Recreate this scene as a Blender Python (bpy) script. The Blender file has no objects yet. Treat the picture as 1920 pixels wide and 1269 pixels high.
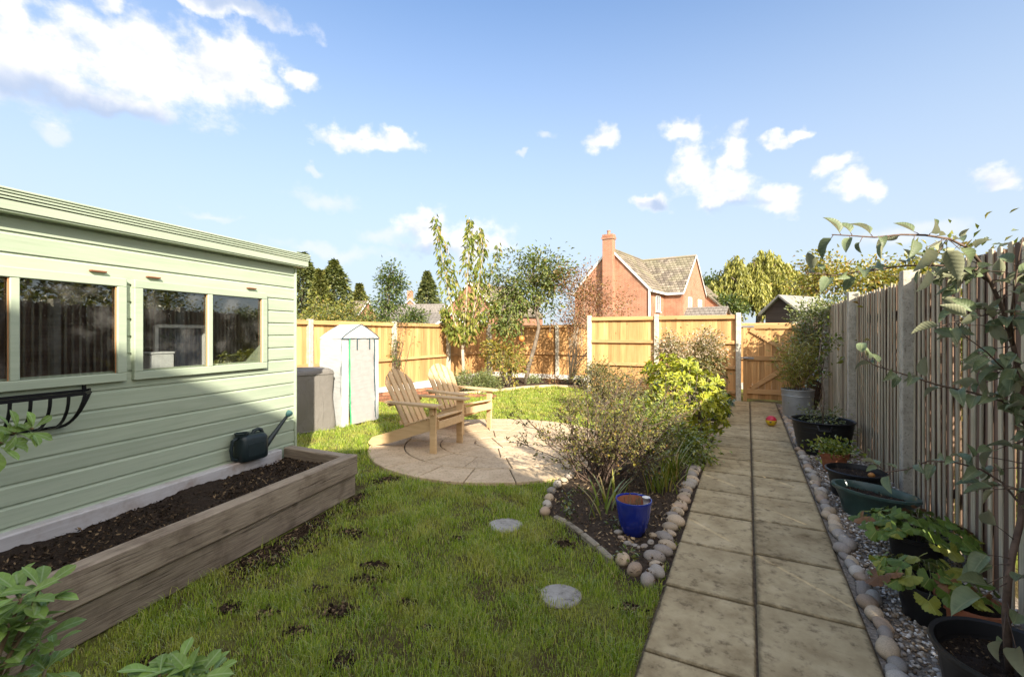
import bpy, bmesh, math, random
import numpy as np
from mathutils import Vector, Matrix

SC = bpy.context.scene
COL = SC.collection
R = math.radians
rng = np.random.default_rng(7)
random.seed(7)

# ------------------------------------------------------------------ camera
CAM_H, FPX, HOR = 1.44, 853.0, 624.0
cam = bpy.data.cameras.new('camera')
cam.sensor_width = 36.0
cam.lens = FPX / 1920 * 36
cam.shift_y = (HOR - 634.5) / 1920
cam.clip_start = 0.02
cam.clip_end = 5000
camo = bpy.data.objects.new('camera', cam)
COL.objects.link(camo)
camo.location = (0, 0, CAM_H)
camo.rotation_euler = (R(90), 0, 0)
SC.camera = camo

# ------------------------------------------------------------------ light
SUN_T = Vector((-0.33, 0.94, -0.55)).normalized()      # direction the sunlight travels
SUN_EL = math.asin(-SUN_T.z)
SUN_AZ = math.atan2(-SUN_T.x, -SUN_T.y)                # clockwise from +Y
EXPOSURE = 2.52
sun = bpy.data.lights.new('sun', 'SUN')
sun.energy = 2.0
sun.angle = R(0.55)
sun.color = (1.0, 0.92, 0.78)
suno = bpy.data.objects.new('sun', sun)
COL.objects.link(suno)
suno.rotation_euler = SUN_T.to_track_quat('-Z', 'Y').to_euler()
suno.location = (8, -20, 15)
SC.view_settings.view_transform = 'Standard'
SC.view_settings.look = 'None'
SC.view_settings.exposure = EXPOSURE
SC.view_settings.gamma = 1.0
SC.view_settings.use_curve_mapping = False
SC.render.engine = 'CYCLES'
SC.cycles.max_bounces = 8
SC.cycles.transparent_max_bounces = 12
SC.cycles.use_denoising = True
SC.cycles.caustics_reflective = False
SC.cycles.caustics_refractive = False
SC.cycles.sample_clamp_indirect = 6

# ------------------------------------------------------------------ node helpers
class NT:
    def __init__(s, tree):
        s.t = tree
        s.n = tree.nodes
        s.l = tree.links
    def new(s, typ, **kw):
        nd = s.n.new(typ)
        for k, v in kw.items():
            setattr(nd, k, v)
        return nd
    def link(s, a, b):
        s.l.new(a, b)
    def put(s, sock, v):
        if isinstance(v, bpy.types.NodeSocket):
            s.l.new(v, sock)
        else:
            sock.default_value = v
    def math(s, op, a, b=0.0, c=0.0, clamp=False):
        nd = s.new('ShaderNodeMath', operation=op)
        nd.use_clamp = clamp
        s.put(nd.inputs[0], a); s.put(nd.inputs[1], b); s.put(nd.inputs[2], c)
        return nd.outputs[0]
    def vmath(s, op, a, b=(0, 0, 0)):
        nd = s.new('ShaderNodeVectorMath', operation=op)
        s.put(nd.inputs[0], a)
        if op == 'SCALE':
            s.put(nd.inputs['Scale'], b)
        else:
            s.put(nd.inputs[1], b)
        return nd.outputs['Value'] if op in ('LENGTH', 'DOT_PRODUCT', 'DISTANCE') else nd.outputs[0]
    def noise(s, vec, scale, detail=4, rough=0.55, dist=0.0):
        nd = s.new('ShaderNodeTexNoise')
        s.put(nd.inputs['Vector'], vec)
        nd.inputs['Scale'].default_value = scale
        nd.inputs['Detail'].default_value = detail
        nd.inputs['Roughness'].default_value = rough
        nd.inputs['Distortion'].default_value = dist
        return nd.outputs['Fac']
    def ramp(s, fac, stops, interp='LINEAR'):
        nd = s.new('ShaderNodeValToRGB')
        cr = nd.color_ramp
        cr.interpolation = interp
        while len(cr.elements) > 1:
            cr.elements.remove(cr.elements[0])
        for i, (p, c) in enumerate(stops):
            e = cr.elements[0] if i == 0 else cr.elements.new(p)
            e.position = p
            c = c if isinstance(c, (tuple, list)) else (c, c, c)
            e.color = (c[0], c[1], c[2], 1)
        s.put(nd.inputs[0], fac)
        return nd.outputs[0]
    def mix(s, fac, a, b, mode='MIX'):
        nd = s.new('ShaderNodeMix', data_type='RGBA', blend_type=mode)
        s.put(nd.inputs[0], fac)
        for i, v in ((6, a), (7, b)):
            if isinstance(v, (tuple, list)):
                v = (v[0], v[1], v[2], 1)
            s.put(nd.inputs[i], v)
        return nd.outputs[2]
    def smooth(s, x, lo, hi):
        nd = s.new('ShaderNodeMapRange', interpolation_type='SMOOTHSTEP')
        s.put(nd.inputs[0], x)
        nd.inputs[1].default_value = lo; nd.inputs[2].default_value = hi
        nd.inputs[3].default_value = 0; nd.inputs[4].default_value = 1
        return nd.outputs[0]
    def bump(s, h, strength=0.3, dist=0.01):
        nd = s.new('ShaderNodeBump')
        nd.inputs['Strength'].default_value = strength
        nd.inputs['Distance'].default_value = dist
        s.put(nd.inputs['Height'], h)
        return nd.outputs[0]

# ------------------------------------------------------------------ sky
world = bpy.data.worlds.new('World')
SC.world = world
world.use_nodes = True
W = NT(world.node_tree)
W.n.clear()
sky = W.new('ShaderNodeTexSky', sky_type='NISHITA')
sky.sun_disc = False
sky.sun_elevation = SUN_EL
sky.sun_rotation = SUN_AZ
sky.altitude = 50
sky.air_density = 1.0
sky.dust_density = 0.6
sky.ozone_density = 2.0
tc = W.new('ShaderNodeTexCoord')
sep = W.new('ShaderNodeSeparateXYZ')
W.link(tc.outputs['Generated'], sep.inputs[0])
az = W.math('ARCTAN2', sep.outputs[0], sep.outputs[1])
el = W.math('ARCSINE', sep.outputs[2])
cmb = W.new('ShaderNodeCombineXYZ')
W.link(az, cmb.inputs[0]); W.link(el, cmb.inputs[1])
V0 = cmb.outputs[0]
def noise_vec(vec, scale, detail):
    nd = W.new('ShaderNodeTexNoise')
    W.put(nd.inputs['Vector'], vec)
    nd.inputs['Scale'].default_value = scale
    nd.inputs['Detail'].default_value = detail
    return nd.outputs['Color']
warp = W.vmath('SCALE', W.vmath('SUBTRACT', noise_vec(V0, 14.0, 5), (0.5, 0.5, 0.5)), 0.09)
V1 = W.vmath('ADD', V0, warp)
def azel(x, y):
    a = math.atan((x - 960) / FPX)
    return a, math.atan((HOR - y) / (FPX / math.cos(a)))
def blob_field(lst, vec):
    out = None
    for a0, e0, ra, re in lst:
        d = W.vmath('SUBTRACT', vec, (a0, e0, 0))
        d = W.vmath('MULTIPLY', d, (1 / ra, 1 / re, 0))
        d = W.vmath('LENGTH', d)
        out = d if out is None else W.math('MINIMUM', out, d)
    return out
def px_blob(x, y, rx, ry):
    a0, e0 = azel(x, y)
    a1, _ = azel(x + rx, y)
    _, e1 = azel(x, y - ry)
    return (a0, e0, abs(a1 - a0), abs(e1 - e0))
puffs = [px_blob(*b) for b in (
    (40, 105, 150, 100), (190, 85, 130, 80), (300, 125, 210, 85), (430, 130, 110, 80), (490, 165, 60, 40), (150, 165, 260, 36), (10, 30, 60, 60), (200, 5, 50, 40),
    (400, 2, 190, 24), (570, 160, 42, 18), (690, 270, 112, 26), (665, 255, 40, 28), (735, 262, 45, 22),
    (1128, 256, 32, 30), (1288, 246, 46, 24), (1300, 318, 46, 60), (1378, 285, 34, 50), (1350, 362, 85, 40), (1450, 378, 52, 34),
    (1222, 380, 34, 16), (1450, 256, 30, 14), (1500, 236, 30, 14), (1560, 318, 42, 26), (1612, 348, 50, 22), (1865, 322, 48, 18),
    (800, 430, 60, 44), (890, 450, 85, 44))]
# clouds go on round the unseen horizon, enlarged to fill the shade
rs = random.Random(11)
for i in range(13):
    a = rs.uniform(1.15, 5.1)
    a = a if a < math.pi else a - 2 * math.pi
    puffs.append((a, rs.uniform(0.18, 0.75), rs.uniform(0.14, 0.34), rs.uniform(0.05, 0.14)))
dmin = blob_field(puffs, V1)
Vs = W.vmath('MULTIPLY', V0, (1.0, 1.25, 1.0))
fb = W.noise(Vs, 17.0, 9, 0.60)
fb2 = W.noise(W.vmath('ADD', Vs, (0.006, 0.014, 0.0)), 17.0, 6, 0.6)
dens = W.math('ADD', W.math('SUBTRACT', 1.08, dmin), W.math('MULTIPLY', W.math('SUBTRACT', fb, 0.5), 1.9))
alpha = W.smooth(dens, -0.08, 0.72)
faint = [px_blob(*b) for b in ((88, 245, 50, 28), (615, 370, 80, 24), (590, 322, 18, 10), (620, 468, 130, 22), (400, 400, 70, 14),
                               (1028, 264, 14, 12), (975, 284, 20, 6), (720, 440, 60, 20), (1100, 520, 200, 22), (1700, 440, 160, 30))]
dens2 = W.math('ADD', W.math('SUBTRACT', 1.0, blob_field(faint, V1)), W.math('MULTIPLY', W.math('SUBTRACT', fb, 0.5), 1.5))
alpha2 = W.math('MULTIPLY', W.smooth(dens2, 0.0, 0.8), 0.55)
greyb = [px_blob(*b) for b in ((150, 188, 310, 42), (440, 6, 180, 26), (770, 470, 110, 28), (1230, 385, 45, 14), (1360, 392, 100, 12))]
grey = W.smooth(blob_field(greyb, V1), 1.25, 0.2)
fl = W.noise(Vs, 10.0, 5, 0.55); fl2 = W.noise(W.vmath('ADD', Vs, (0.012, 0.03, 0.0)), 10.0, 5, 0.55)
shade = W.math('ADD', W.math('SUBTRACT', fb, fb2), W.math('MULTIPLY', W.math('SUBTRACT', fl, fl2), 1.6))
shade = W.math('MULTIPLY_ADD', shade, 1.6, 0.80, clamp=True)
CL = 1.38
ccol = W.mix(shade, (0.66 * CL, 0.72 * CL, 0.84 * CL), (1.02 * CL, 1.0 * CL, 0.99 * CL))
ccol = W.mix(W.math('MULTIPLY', grey, 0.85), ccol, (0.40 * CL, 0.52 * CL, 0.74 * CL))
# clear blue overhead, paler and whiter towards the horizon
hz = W.smooth(el, 0.85, -0.05)
nish = W.mix(1.0, sky.outputs[0], (0.238, 0.29, 0.335), 'MULTIPLY')
# bright haze added round the unseen sun to lift the shaded ground
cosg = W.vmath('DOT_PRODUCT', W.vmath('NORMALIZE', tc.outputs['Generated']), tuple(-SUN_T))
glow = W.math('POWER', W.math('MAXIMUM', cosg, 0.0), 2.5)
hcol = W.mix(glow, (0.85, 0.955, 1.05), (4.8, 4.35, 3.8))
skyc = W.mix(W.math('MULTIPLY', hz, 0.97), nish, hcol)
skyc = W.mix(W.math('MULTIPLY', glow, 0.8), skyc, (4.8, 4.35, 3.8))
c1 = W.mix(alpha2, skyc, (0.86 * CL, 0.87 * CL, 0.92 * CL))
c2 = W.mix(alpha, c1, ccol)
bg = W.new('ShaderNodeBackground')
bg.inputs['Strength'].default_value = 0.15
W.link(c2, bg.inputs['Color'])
wo = W.new('ShaderNodeOutputWorld')
W.link(bg.outputs[0], wo.inputs[0])
world.cycles.sampling_method = 'MANUAL'
world.cycles.sample_map_resolution = 512

# ------------------------------------------------------------------ measured frames
def pix(x, y, Z):
    """a point at depth Z metres in front of the camera station (survey helper)"""
    return Vector(((x - 960) / FPX * Z, Z, CAM_H + (HOR - y) / FPX * Z))
def gnd(x, y, z=0.0):
    return pix(x, y, FPX * (CAM_H - z) / (y - HOR))
TH = R(27.4)
D2 = Vector((math.sin(TH), math.cos(TH), 0))     # along the path, away
N2 = Vector((math.cos(TH), -math.sin(TH), 0))    # to the right of the path
C0 = Vector((1.143, 2.129, 0))
def pth(u, v, z=0.0):
    return C0 + D2 * u + N2 * v + Vector((0, 0, z))
def to_uv(p):
    q = Vector((p[0] - C0.x, p[1] - C0.y, 0))
    return q.dot(D2), q.dot(N2)

# ------------------------------------------------------------------ object helpers
def link(o, parent=None):
    COL.objects.link(o)
    if parent is not None:
        o.parent = parent
    return o
def tag(o, label=None, cat=None, group=None, kind=None):
    if label: o['label'] = label
    if cat: o['category'] = cat
    if group: o['group'] = group
    if kind: o['kind'] = kind
    return o
def thing(name, label, cat, loc=(0, 0, 0), rz=0.0, group=None):
    o = bpy.data.objects.new(name, None)
    o.empty_display_size = 0.1
    COL.objects.link(o)
    o.location = loc
    o.rotation_euler = (0, 0, rz)
    return tag(o, label, cat, group)
def inst(name, me, parent=None, loc=(0, 0, 0), rot=(0, 0, 0), scale=(1, 1, 1)):
    o = bpy.data.objects.new(name, me)
    link(o, parent)
    o.location = loc
    o.rotation_euler = rot
    o.scale = scale
    return o
def arr_mesh(name, verts, faces, mat=None, smooth=False):
    """fast mesh from arrays; faces is an (M,k) integer array"""
    verts = np.asarray(verts, dtype=np.float32)
    faces = np.asarray(faces, dtype=np.int32)
    me = bpy.data.meshes.new(name)
    m, k = faces.shape
    me.vertices.add(len(verts))
    me.vertices.foreach_set('co', verts.ravel())
    me.loops.add(m * k)
    me.loops.foreach_set('vertex_index', faces.ravel())
    me.polygons.add(m)
    me.polygons.foreach_set('loop_start', np.arange(0, m * k, k, dtype=np.int32))
    me.polygons.foreach_set('loop_total', np.full(m, k, dtype=np.int32))
    if smooth:
        me.polygons.foreach_set('use_smooth', np.ones(m, dtype=bool))
    me.update(calc_edges=True)
    if mat: me.materials.append(mat)
    return me

class MB:
    """collects shapes into one mesh"""
    def __init__(s):
        s.v, s.f = [], []
    def add(s, vs, fs):
        o = len(s.v)
        s.v.extend([tuple(v) for v in vs])
        s.f.extend([tuple(i + o for i in f) for f in fs])
        return s
    def box(s, c, size, rot=None, ch=0.0):
        hx, hy, hz = size[0] / 2, size[1] / 2, size[2] / 2
        M = rot if rot is not None else Matrix.Identity(3)
        c = Vector(c)
        if ch <= 0:
            vs = [Vector((x, y, z)) for x in (-hx, hx) for y in (-hy, hy) for z in (-hz, hz)]
            fs = [(0, 1, 3, 2), (4, 6, 7, 5), (0, 4, 5, 1), (2, 3, 7, 6), (0, 2, 6, 4), (1, 5, 7, 3)]
        else:
            ch = min(ch, hx * .9, hy * .9, hz * .9)
            vs, idx = [], {}
            for sx in (-1, 1):
                for sy in (-1, 1):
                    for sz in (-1, 1):
                        for ax in range(3):
                            p = [sx * hx, sy * hy, sz * hz]
                            for b in range(3):
                                if b != ax:
                                    p[b] -= (sx, sy, sz)[b] * ch
                            idx[(sx, sy, sz, ax)] = len(vs)
                            vs.append(Vector(p))
            fs = []
            for ax in range(3):
                b, d = (ax + 1) % 3, (ax + 2) % 3
                for sg in (-1, 1):
                    q = []
                    for (i, j) in ((-1, -1), (1, -1), (1, 1), (-1, 1)):
                        t = [0, 0, 0]; t[ax] = sg; t[b] = i; t[d] = j
                        q.append(idx[(t[0], t[1], t[2], ax)])
                    fs.append(tuple(q if sg > 0 else q[::-1]))
                for i in (-1, 1):
                    for j in (-1, 1):
                        t0 = [0, 0, 0]; t0[ax] = -1; t0[b] = i; t0[d] = j
                        t1 = list(t0); t1[ax] = 1
                        q = (idx[(*t0, b)], idx[(*t1, b)], idx[(*t1, d)], idx[(*t0, d)])
                        fs.append(q if i * j > 0 else q[::-1])
            for sx in (-1, 1):
                for sy in (-1, 1):
                    for sz in (-1, 1):
                        q = tuple(idx[(sx, sy, sz, a)] for a in range(3))
                        fs.append(q if sx * sy * sz > 0 else q[::-1])
        return s.add([c + M @ v for v in vs], fs)
    def bar(s, a, b, w, h, up=(0, 0, 1), ch=0.0):
        """rectangular bar from a to b; w across, h along up"""
        a, b = Vector(a), Vector(b)
        x = (b - a); L = x.length; x = x / L
        u = Vector(up)
        y = u.cross(x)
        if y.length < 1e-4: y = Vector((0, 1, 0)).cross(x)
        y.normalize()
        z = x.cross(y)
        M = Matrix((x, y, z)).transposed()
        return s.box((a + b) / 2, (L, w, h), M, ch)
    def tube(s, pts, rad, n=6, cap=True):
        pts = [Vector(p) for p in pts]
        if not isinstance(rad, (list, tuple)): rad = [rad] * len(pts)
        vs, fs = [], []
        ref = None
        for i, p in enumerate(pts):
            t = (pts[min(i + 1, len(pts) - 1)] - pts[max(i - 1, 0)])
            t = t.normalized() if t.length > 1e-9 else Vector((0, 0, 1))
            if ref is None:
                ref = Vector((0, 0, 1)) if abs(t.z) < .9 else Vector((1, 0, 0))
            a = (ref - t * ref.dot(t))
            if a.length < 1e-5: a = t.orthogonal()
            a.normalize(); ref = a
            b = t.cross(a)
            for k in range(n):
                an = 2 * math.pi * k / n
                vs.append(p + (a * math.cos(an) + b * math.sin(an)) * rad[i])
        for i in range(len(pts) - 1):
            for k in range(n):
                k2 = (k + 1) % n
                fs.append((i * n + k, i * n + k2, (i + 1) * n + k2, (i + 1) * n + k))
        if cap:
            fs.append(tuple(range(n))[::-1])
            fs.append(tuple(range((len(pts) - 1) * n, len(pts) * n)))
        return s.add(vs, fs)
    def lathe(s, prof, n=24, c=(0, 0, 0), sx=1.0, sy=1.0, close=False):
        vs, fs = [], []
        for r, z in prof:
            for k in range(n):
                a = 2 * math.pi * k / n
                vs.append((c[0] + r * sx * math.cos(a), c[1] + r * sy * math.sin(a), c[2] + z))
        m = len(prof)
        for i in range(m - 1):
            for k in range(n):
                k2 = (k + 1) % n
                fs.append((i * n + k, i * n + k2, (i + 1) * n + k2, (i + 1) * n + k))
        if close:
            fs.append(tuple(range(n))[::-1])
            fs.append(tuple(range((m - 1) * n, m * n)))
        return s.add(vs, fs)
    def prism(s, poly, z0, z1, ch=0.0):
        """poly: list of xy (ccw)"""
        n = len(poly)
        cx = sum(p[0] for p in poly) / n; cy = sum(p[1] for p in poly) / n
        rings = [(z0, 0)] + ([(z1 - ch, 0), (z1, ch)] if ch > 0 else [(z1, 0)])
        vs, fs = [], []
        for z, insx in rings:
            for x, y in poly:
                dx, dy = cx - x, cy - y
                d = math.hypot(dx, dy) or 1
                vs.append((x + dx / d * insx, y + dy / d * insx, z))
        for i in range(len(rings) - 1):
            for k in range(n):
                k2 = (k + 1) % n
                fs.append((i * n + k, i * n + k2, (i + 1) * n + k2, (i + 1) * n + k))
        fs.append(tuple(range(n))[::-1])
        fs.append(tuple(range((len(rings) - 1) * n, len(rings) * n)))
        return s.add(vs, fs)
    def mesh(s, name, mat=None, smooth=False, angle=None):
        me = bpy.data.meshes.new(name)
        me.from_pydata(s.v, [], s.f)
        if smooth:
            me.polygons.foreach_set('use_smooth', [True] * len(me.polygons))
            if angle: 
                me.set_sharp_from_angle(angle=R(angle))
        me.update()
        if mat: me.materials.append(mat)
        return me
    def build(s, name, mat, parent=None, smooth=False, angle=None):
        return link(bpy.data.objects.new(name, s.mesh(name, mat, smooth, angle)), parent)
def cbox(name, size, mat, ch=0.004, c=(0, 0, 0)):
    return MB().box(c, size, None, ch).mesh(name, mat)
def fixnormals(me):
    bm = bmesh.new(); bm.from_mesh(me)
    bmesh.ops.recalc_face_normals(bm, faces=bm.faces)
    bm.to_mesh(me); bm.free()
def inpoly(px, py, poly):
    px = np.asarray(px); py = np.asarray(py)
    ins = np.zeros(px.shape, bool)
    n = len(poly)
    for i in range(n):
        x0, y0 = poly[i][0], poly[i][1]; x1, y1 = poly[(i + 1) % n][0], poly[(i + 1) % n][1]
        c = ((y0 > py) != (y1 > py)) & (px < (x1 - x0) * (py - y0) / ((y1 - y0) if abs(y1 - y0) > 1e-9 else 1e-9) + x0)
        ins ^= c
    return ins

# ------------------------------------------------------------------ materials
def base_mat(name, rough=0.7, spec=0.3):
    m = bpy.data.materials.new(name)
    m.use_nodes = True
    t = NT(m.node_tree)
    b = t.n['Principled BSDF']
    b.inputs['Roughness'].default_value = rough
    b.inputs['Specular IOR Level'].default_value = spec
    return m, t, b
def rand_offset(t):
    oi = t.new('ShaderNodeObjectInfo')
    tcn = t.new('ShaderNodeTexCoord')
    off = t.vmath('SCALE', (13.1, 7.7, 21.3), oi.outputs['Random'])
    return t.vmath('ADD', tcn.outputs['Object'], off), oi.outputs['Random']
def wood(name, c_lo, c_hi, axis=2, fine=60, rough=0.75, var=0.3, bump=0.25, knots=True, stain=None, stain_amt=0.6, stain_scale=2.5, big_w=0.35, cracks=0.0):
    m, t, b = base_mat(name, rough, 0.25)
    co, rnd = rand_offset(t)
    sc = [1.0, 1.0, 1.0]
    sc[axis] = 0.05
    g = t.noise(t.vmath('MULTIPLY', co, tuple(sc)), fine, 5, 0.6, 0.4)
    big = t.noise(t.vmath('MULTIPLY', co, tuple(0.25 if i == axis else 1 for i in range(3))), 5, 3)
    f = t.math('ADD', t.math('MULTIPLY', g, 1.0 - big_w), t.math('MULTIPLY', big, big_w + 0.1))
    col = t.ramp(f, [(0.34, c_lo), (0.74, c_hi)])
    if stain:
        st = t.smooth(t.noise(co, stain_scale, 6, 0.65), 0.45, 0.72)
        col = t.mix(t.math('MULTIPLY', st, stain_amt), col, stain)
    br = t.math('MULTIPLY_ADD', rnd, 2 * var, 1 - var)
    col = t.mix(1.0, col, (1, 1, 1), 'MULTIPLY') if False else col
    hsv = t.new('ShaderNodeHueSaturation')
    t.put(hsv.inputs['Value'], br)
    t.link(col, hsv.inputs['Color'])
    col = hsv.outputs[0]
    if knots:
        kn = t.new('ShaderNodeTexVoronoi', feature='F1')
        ks = [1.0, 1.0, 1.0]; ks[axis] = 0.45
        t.put(kn.inputs['Vector'], t.vmath('MULTIPLY', co, tuple(ks)))
        kn.inputs['Scale'].default_value = 4.5
        kf = t.smooth(kn.outputs['Distance'], 0.09, 0.03)
        col = t.mix(t.math('MULTIPLY', kf, 0.65), col, tuple(c * 0.35 for c in c_lo))
    hgt = g
    if cracks:
        cs = [1.0, 1.0, 1.0]; cs[axis] = 0.02
        ck = t.smooth(t.noise(t.vmath('MULTIPLY', co, tuple(cs)), 95, 4, 0.55, 0.3), 0.60, 0.70)
        col = t.mix(t.math('MULTIPLY', ck, cracks), col, tuple(c * 0.45 for c in c_lo))
        hgt = t.math('SUBTRACT', g, ck)
    t.link(col, b.inputs['Base Color'])
    t.link(t.bump(hgt, bump, 0.004), b.inputs['Normal'])
    return m
def noisy(name, stops, scale=8, detail=6, rough=0.85, bump=0.4, bdist=0.01, var=0.12, spec=0.2, nrough=0.6, fine=None, coord='obj'):
    m, t, b = base_mat(name, rough, spec)
    if coord == 'obj':
        co, rnd = rand_offset(t)
    else:
        co = t.new('ShaderNodeNewGeometry').outputs['Position']; rnd = 0.5
    f = t.noise(co, scale, detail, nrough)
    col = t.ramp(f, stops)
    if var and coord == 'obj':
        hsv = t.new('ShaderNodeHueSaturation')
        t.put(hsv.inputs['Value'], t.math('MULTIPLY_ADD', rnd, 2 * var, 1 - var))
        t.link(col, hsv.inputs['Color']); col = hsv.outputs[0]
    h = f
    if fine:
        f2 = t.noise(co, fine, 3, 0.7)
        col = t.mix(t.smooth(f2, 0.5, 0.75), col, t.mix(1.0, col, (0.45, 0.43, 0.42), 'MULTIPLY'))
        h = t.math('ADD', f, t.math('MULTIPLY', f2, 0.5))
    t.link(col, b.inputs['Base Color'])
    if bump:
        t.link(t.bump(h, bump, bdist), b.inputs['Normal'])
    return m
def plain(name, c, rough=0.5, metal=0.0, spec=0.4, bump=0.0, nscale=20, cvar=0.12):
    m, t, b = base_mat(name, rough, spec)
    co, rnd = rand_offset(t)
    f = t.noise(co, nscale, 5, 0.6)
    col = t.ramp(f, [(0.25, tuple(x * (1 - cvar) for x in c)), (0.75, tuple(min(1, x * (1 + cvar)) for x in c))])
    t.link(col, b.inputs['Base Color'])
    b.inputs['Metallic'].default_value = metal
    if bump: t.link(t.bump(f, bump, 0.003), b.inputs['Normal'])
    return m
def leafmat(name, stops, trans=0.35, rough=0.45, pos_scale=None, alt=None, alt_amt=0.5, gloss=0.22):
    """leaf colours vary from leaf to leaf"""
    m = bpy.data.materials.new(name); m.use_nodes = True
    t = NT(m.node_tree); t.n.clear()
    geo = t.new('ShaderNodeNewGeometry')
    oi = t.new('ShaderNodeObjectInfo')
    r = t.math('FRACT', t.math('ADD', geo.outputs['Random Per Island'], oi.outputs['Random']))
    col = t.ramp(r, stops)
    if alt:
        n = t.smooth(t.noise(geo.outputs['Position'], pos_scale or 1.5, 4), 0.45, 0.65)
        col = t.mix(t.math('MULTIPLY', n, alt_amt), col, alt)
    d = t.new('ShaderNodeBsdfDiffuse'); t.link(col, d.inputs[0])
    tr = t.new('ShaderNodeBsdfTranslucent')
    t.link(t.mix(1.0, col, (1.25, 1.3, 0.55), 'MULTIPLY'), tr.inputs[0])
    mx = t.new('ShaderNodeMixShader'); mx.inputs[0].default_value = trans
    t.link(d.outputs[0], mx.inputs[1]); t.link(tr.outputs[0], mx.inputs[2])
    gl = t.new('ShaderNodeBsdfGlossy'); gl.inputs['Roughness'].default_value = rough
    fr = t.new('ShaderNodeFresnel'); fr.inputs[0].default_value = 1.4
    mx2 = t.new('ShaderNodeMixShader')
    t.link(t.math('MULTIPLY', fr.outputs[0], gloss), mx2.inputs[0])
    t.link(mx.outputs[0], mx2.inputs[1]); t.link(gl.outputs[0], mx2.inputs[2])
    out = t.new('ShaderNodeOutputMaterial'); t.link(mx2.outputs[0], out.inputs[0])
    return m

M = {}
M['sage'] = wood('sage_painted_wood', (0.325, 0.385, 0.275), (0.44, 0.495, 0.37), axis=1, fine=45, rough=0.6, var=0.06, bump=0.3, knots=False)
M['sage_frame'] = wood('sage_painted_frame', (0.335, 0.395, 0.285), (0.43, 0.485, 0.36), axis=1, fine=40, rough=0.55, var=0.05, bump=0.2, knots=False)
M['fence'] = wood('new_softwood', (0.41, 0.20, 0.07), (0.66, 0.395, 0.17), axis=2, fine=34, var=0.27, bump=0.2)
M['fence_rail'] = wood('new_softwood_rail', (0.42, 0.22, 0.085), (0.62, 0.38, 0.175), axis=0, fine=50, var=0.10, bump=0.2)
M['pale'] = wood('weathered_pale', (0.34, 0.285, 0.19), (0.60, 0.525, 0.385), axis=2, fine=70, var=0.22, bump=0.5, knots=False, cracks=0.5, stain=(0.25, 0.26, 0.14), stain_amt=0.4)
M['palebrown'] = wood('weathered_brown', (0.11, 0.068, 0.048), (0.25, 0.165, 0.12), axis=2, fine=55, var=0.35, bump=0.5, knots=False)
M['sleeper'] = wood('sleeper_oak', (0.15, 0.112, 0.078), (0.45, 0.365, 0.27), axis=1, fine=120, var=0.14, bump=0.9, big_w=0.3, cracks=0.45, knots=True, stain=(0.13, 0.09, 0.062), stain_amt=0.6, stain_scale=5.5)
M['sleeper_pale'] = wood('sleeper_limed', (0.36, 0.34, 0.33), (0.55, 0.53, 0.52), axis=1, fine=42, var=0.08, bump=0.5, knots=False, stain=(0.25, 0.18, 0.13), stain_amt=0.7, stain_scale=4)
M['sleeper_x'] = wood('sleeper_oak_end', (0.15, 0.11, 0.078), (0.40, 0.33, 0.25), axis=0, fine=80, var=0.12, bump=0.8, cracks=0.7, stain=(0.12, 0.085, 0.06), stain_amt=0.5)
M['chair'] = wood('chair_pine', (0.50, 0.33, 0.165), (0.66, 0.47, 0.265), axis=0, fine=40, var=0.10, bump=0.15)
M['concrete'] = noisy('concrete_post', [(0.3, (0.40, 0.365, 0.29)), (0.7, (0.62, 0.575, 0.47))], scale=14, bump=0.3, fine=60)
M['gravelboard'] = noisy('gravel_board', [(0.3, (0.52, 0.48, 0.42)), (0.7, (0.70, 0.67, 0.61))], scale=10, bump=0.2)
M['slab'] = noisy('path_slab', [(0.27, (0.225, 0.165, 0.085)), (0.43, (0.38, 0.295, 0.165)), (0.56, (0.46, 0.365, 0.21)), (0.75, (0.56, 0.455, 0.28))], scale=5, detail=9, nrough=0.66, bump=0.55, bdist=0.012, var=0.12, fine=16)
M['paver'] = noisy('patio_paver', [(0.25, (0.40, 0.295, 0.18)), (0.5, (0.54, 0.41, 0.265)), (0.75, (0.62, 0.49, 0.33))], scale=7, detail=9, nrough=0.66, bump=0.4, var=0.08, fine=40)
def edge_dirt(m):
    # dark grime and moss that gathers along the slab edges
    t = NT(m.node_tree); b = t.n['Principled BSDF']
    src = b.inputs['Base Color'].links[0].from_socket
    co = t.new('ShaderNodeTexCoord').outputs['Object']
    s_ = t.new('ShaderNodeSeparateXYZ'); t.link(co, s_.inputs[0])
    e = t.math('MAXIMUM', t.math('SUBTRACT', t.math('ABSOLUTE', s_.outputs[0]), 0.222), t.math('SUBTRACT', t.math('ABSOLUTE', s_.outputs[1]), 0.291))
    e = t.math('ADD', e, t.math('MULTIPLY', t.math('SUBTRACT', t.noise(co, 22, 5, .7), 0.5), 0.07))
    t.link(t.mix(t.math('MULTIPLY', t.smooth(e, -0.022, 0.006), 0.6), src, (0.085, 0.066, 0.036)), b.inputs['Base Color'])
edge_dirt(M['slab'])
M['joint'] = noisy('joint_sand', [(0.3, (0.05, 0.038, 0.024)), (0.7, (0.16, 0.12, 0.075))], scale=30, bump=0.5, coord='pos', var=0)
M['soil'] = noisy('compost', [(0.25, (0.018, 0.012, 0.008)), (0.55, (0.045, 0.03, 0.02)), (0.8, (0.10, 0.068, 0.045))], scale=38, detail=9, nrough=0.75, bump=1.0, bdist=0.03, coord='pos', var=0)
M['bedsoil'] = noisy('bed_soil', [(0.25, (0.03, 0.021, 0.014)), (0.55, (0.075, 0.053, 0.036)), (0.8, (0.16, 0.115, 0.075))], scale=30, detail=9, nrough=0.75, bump=1.0, bdist=0.03, coord='pos', var=0)
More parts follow.
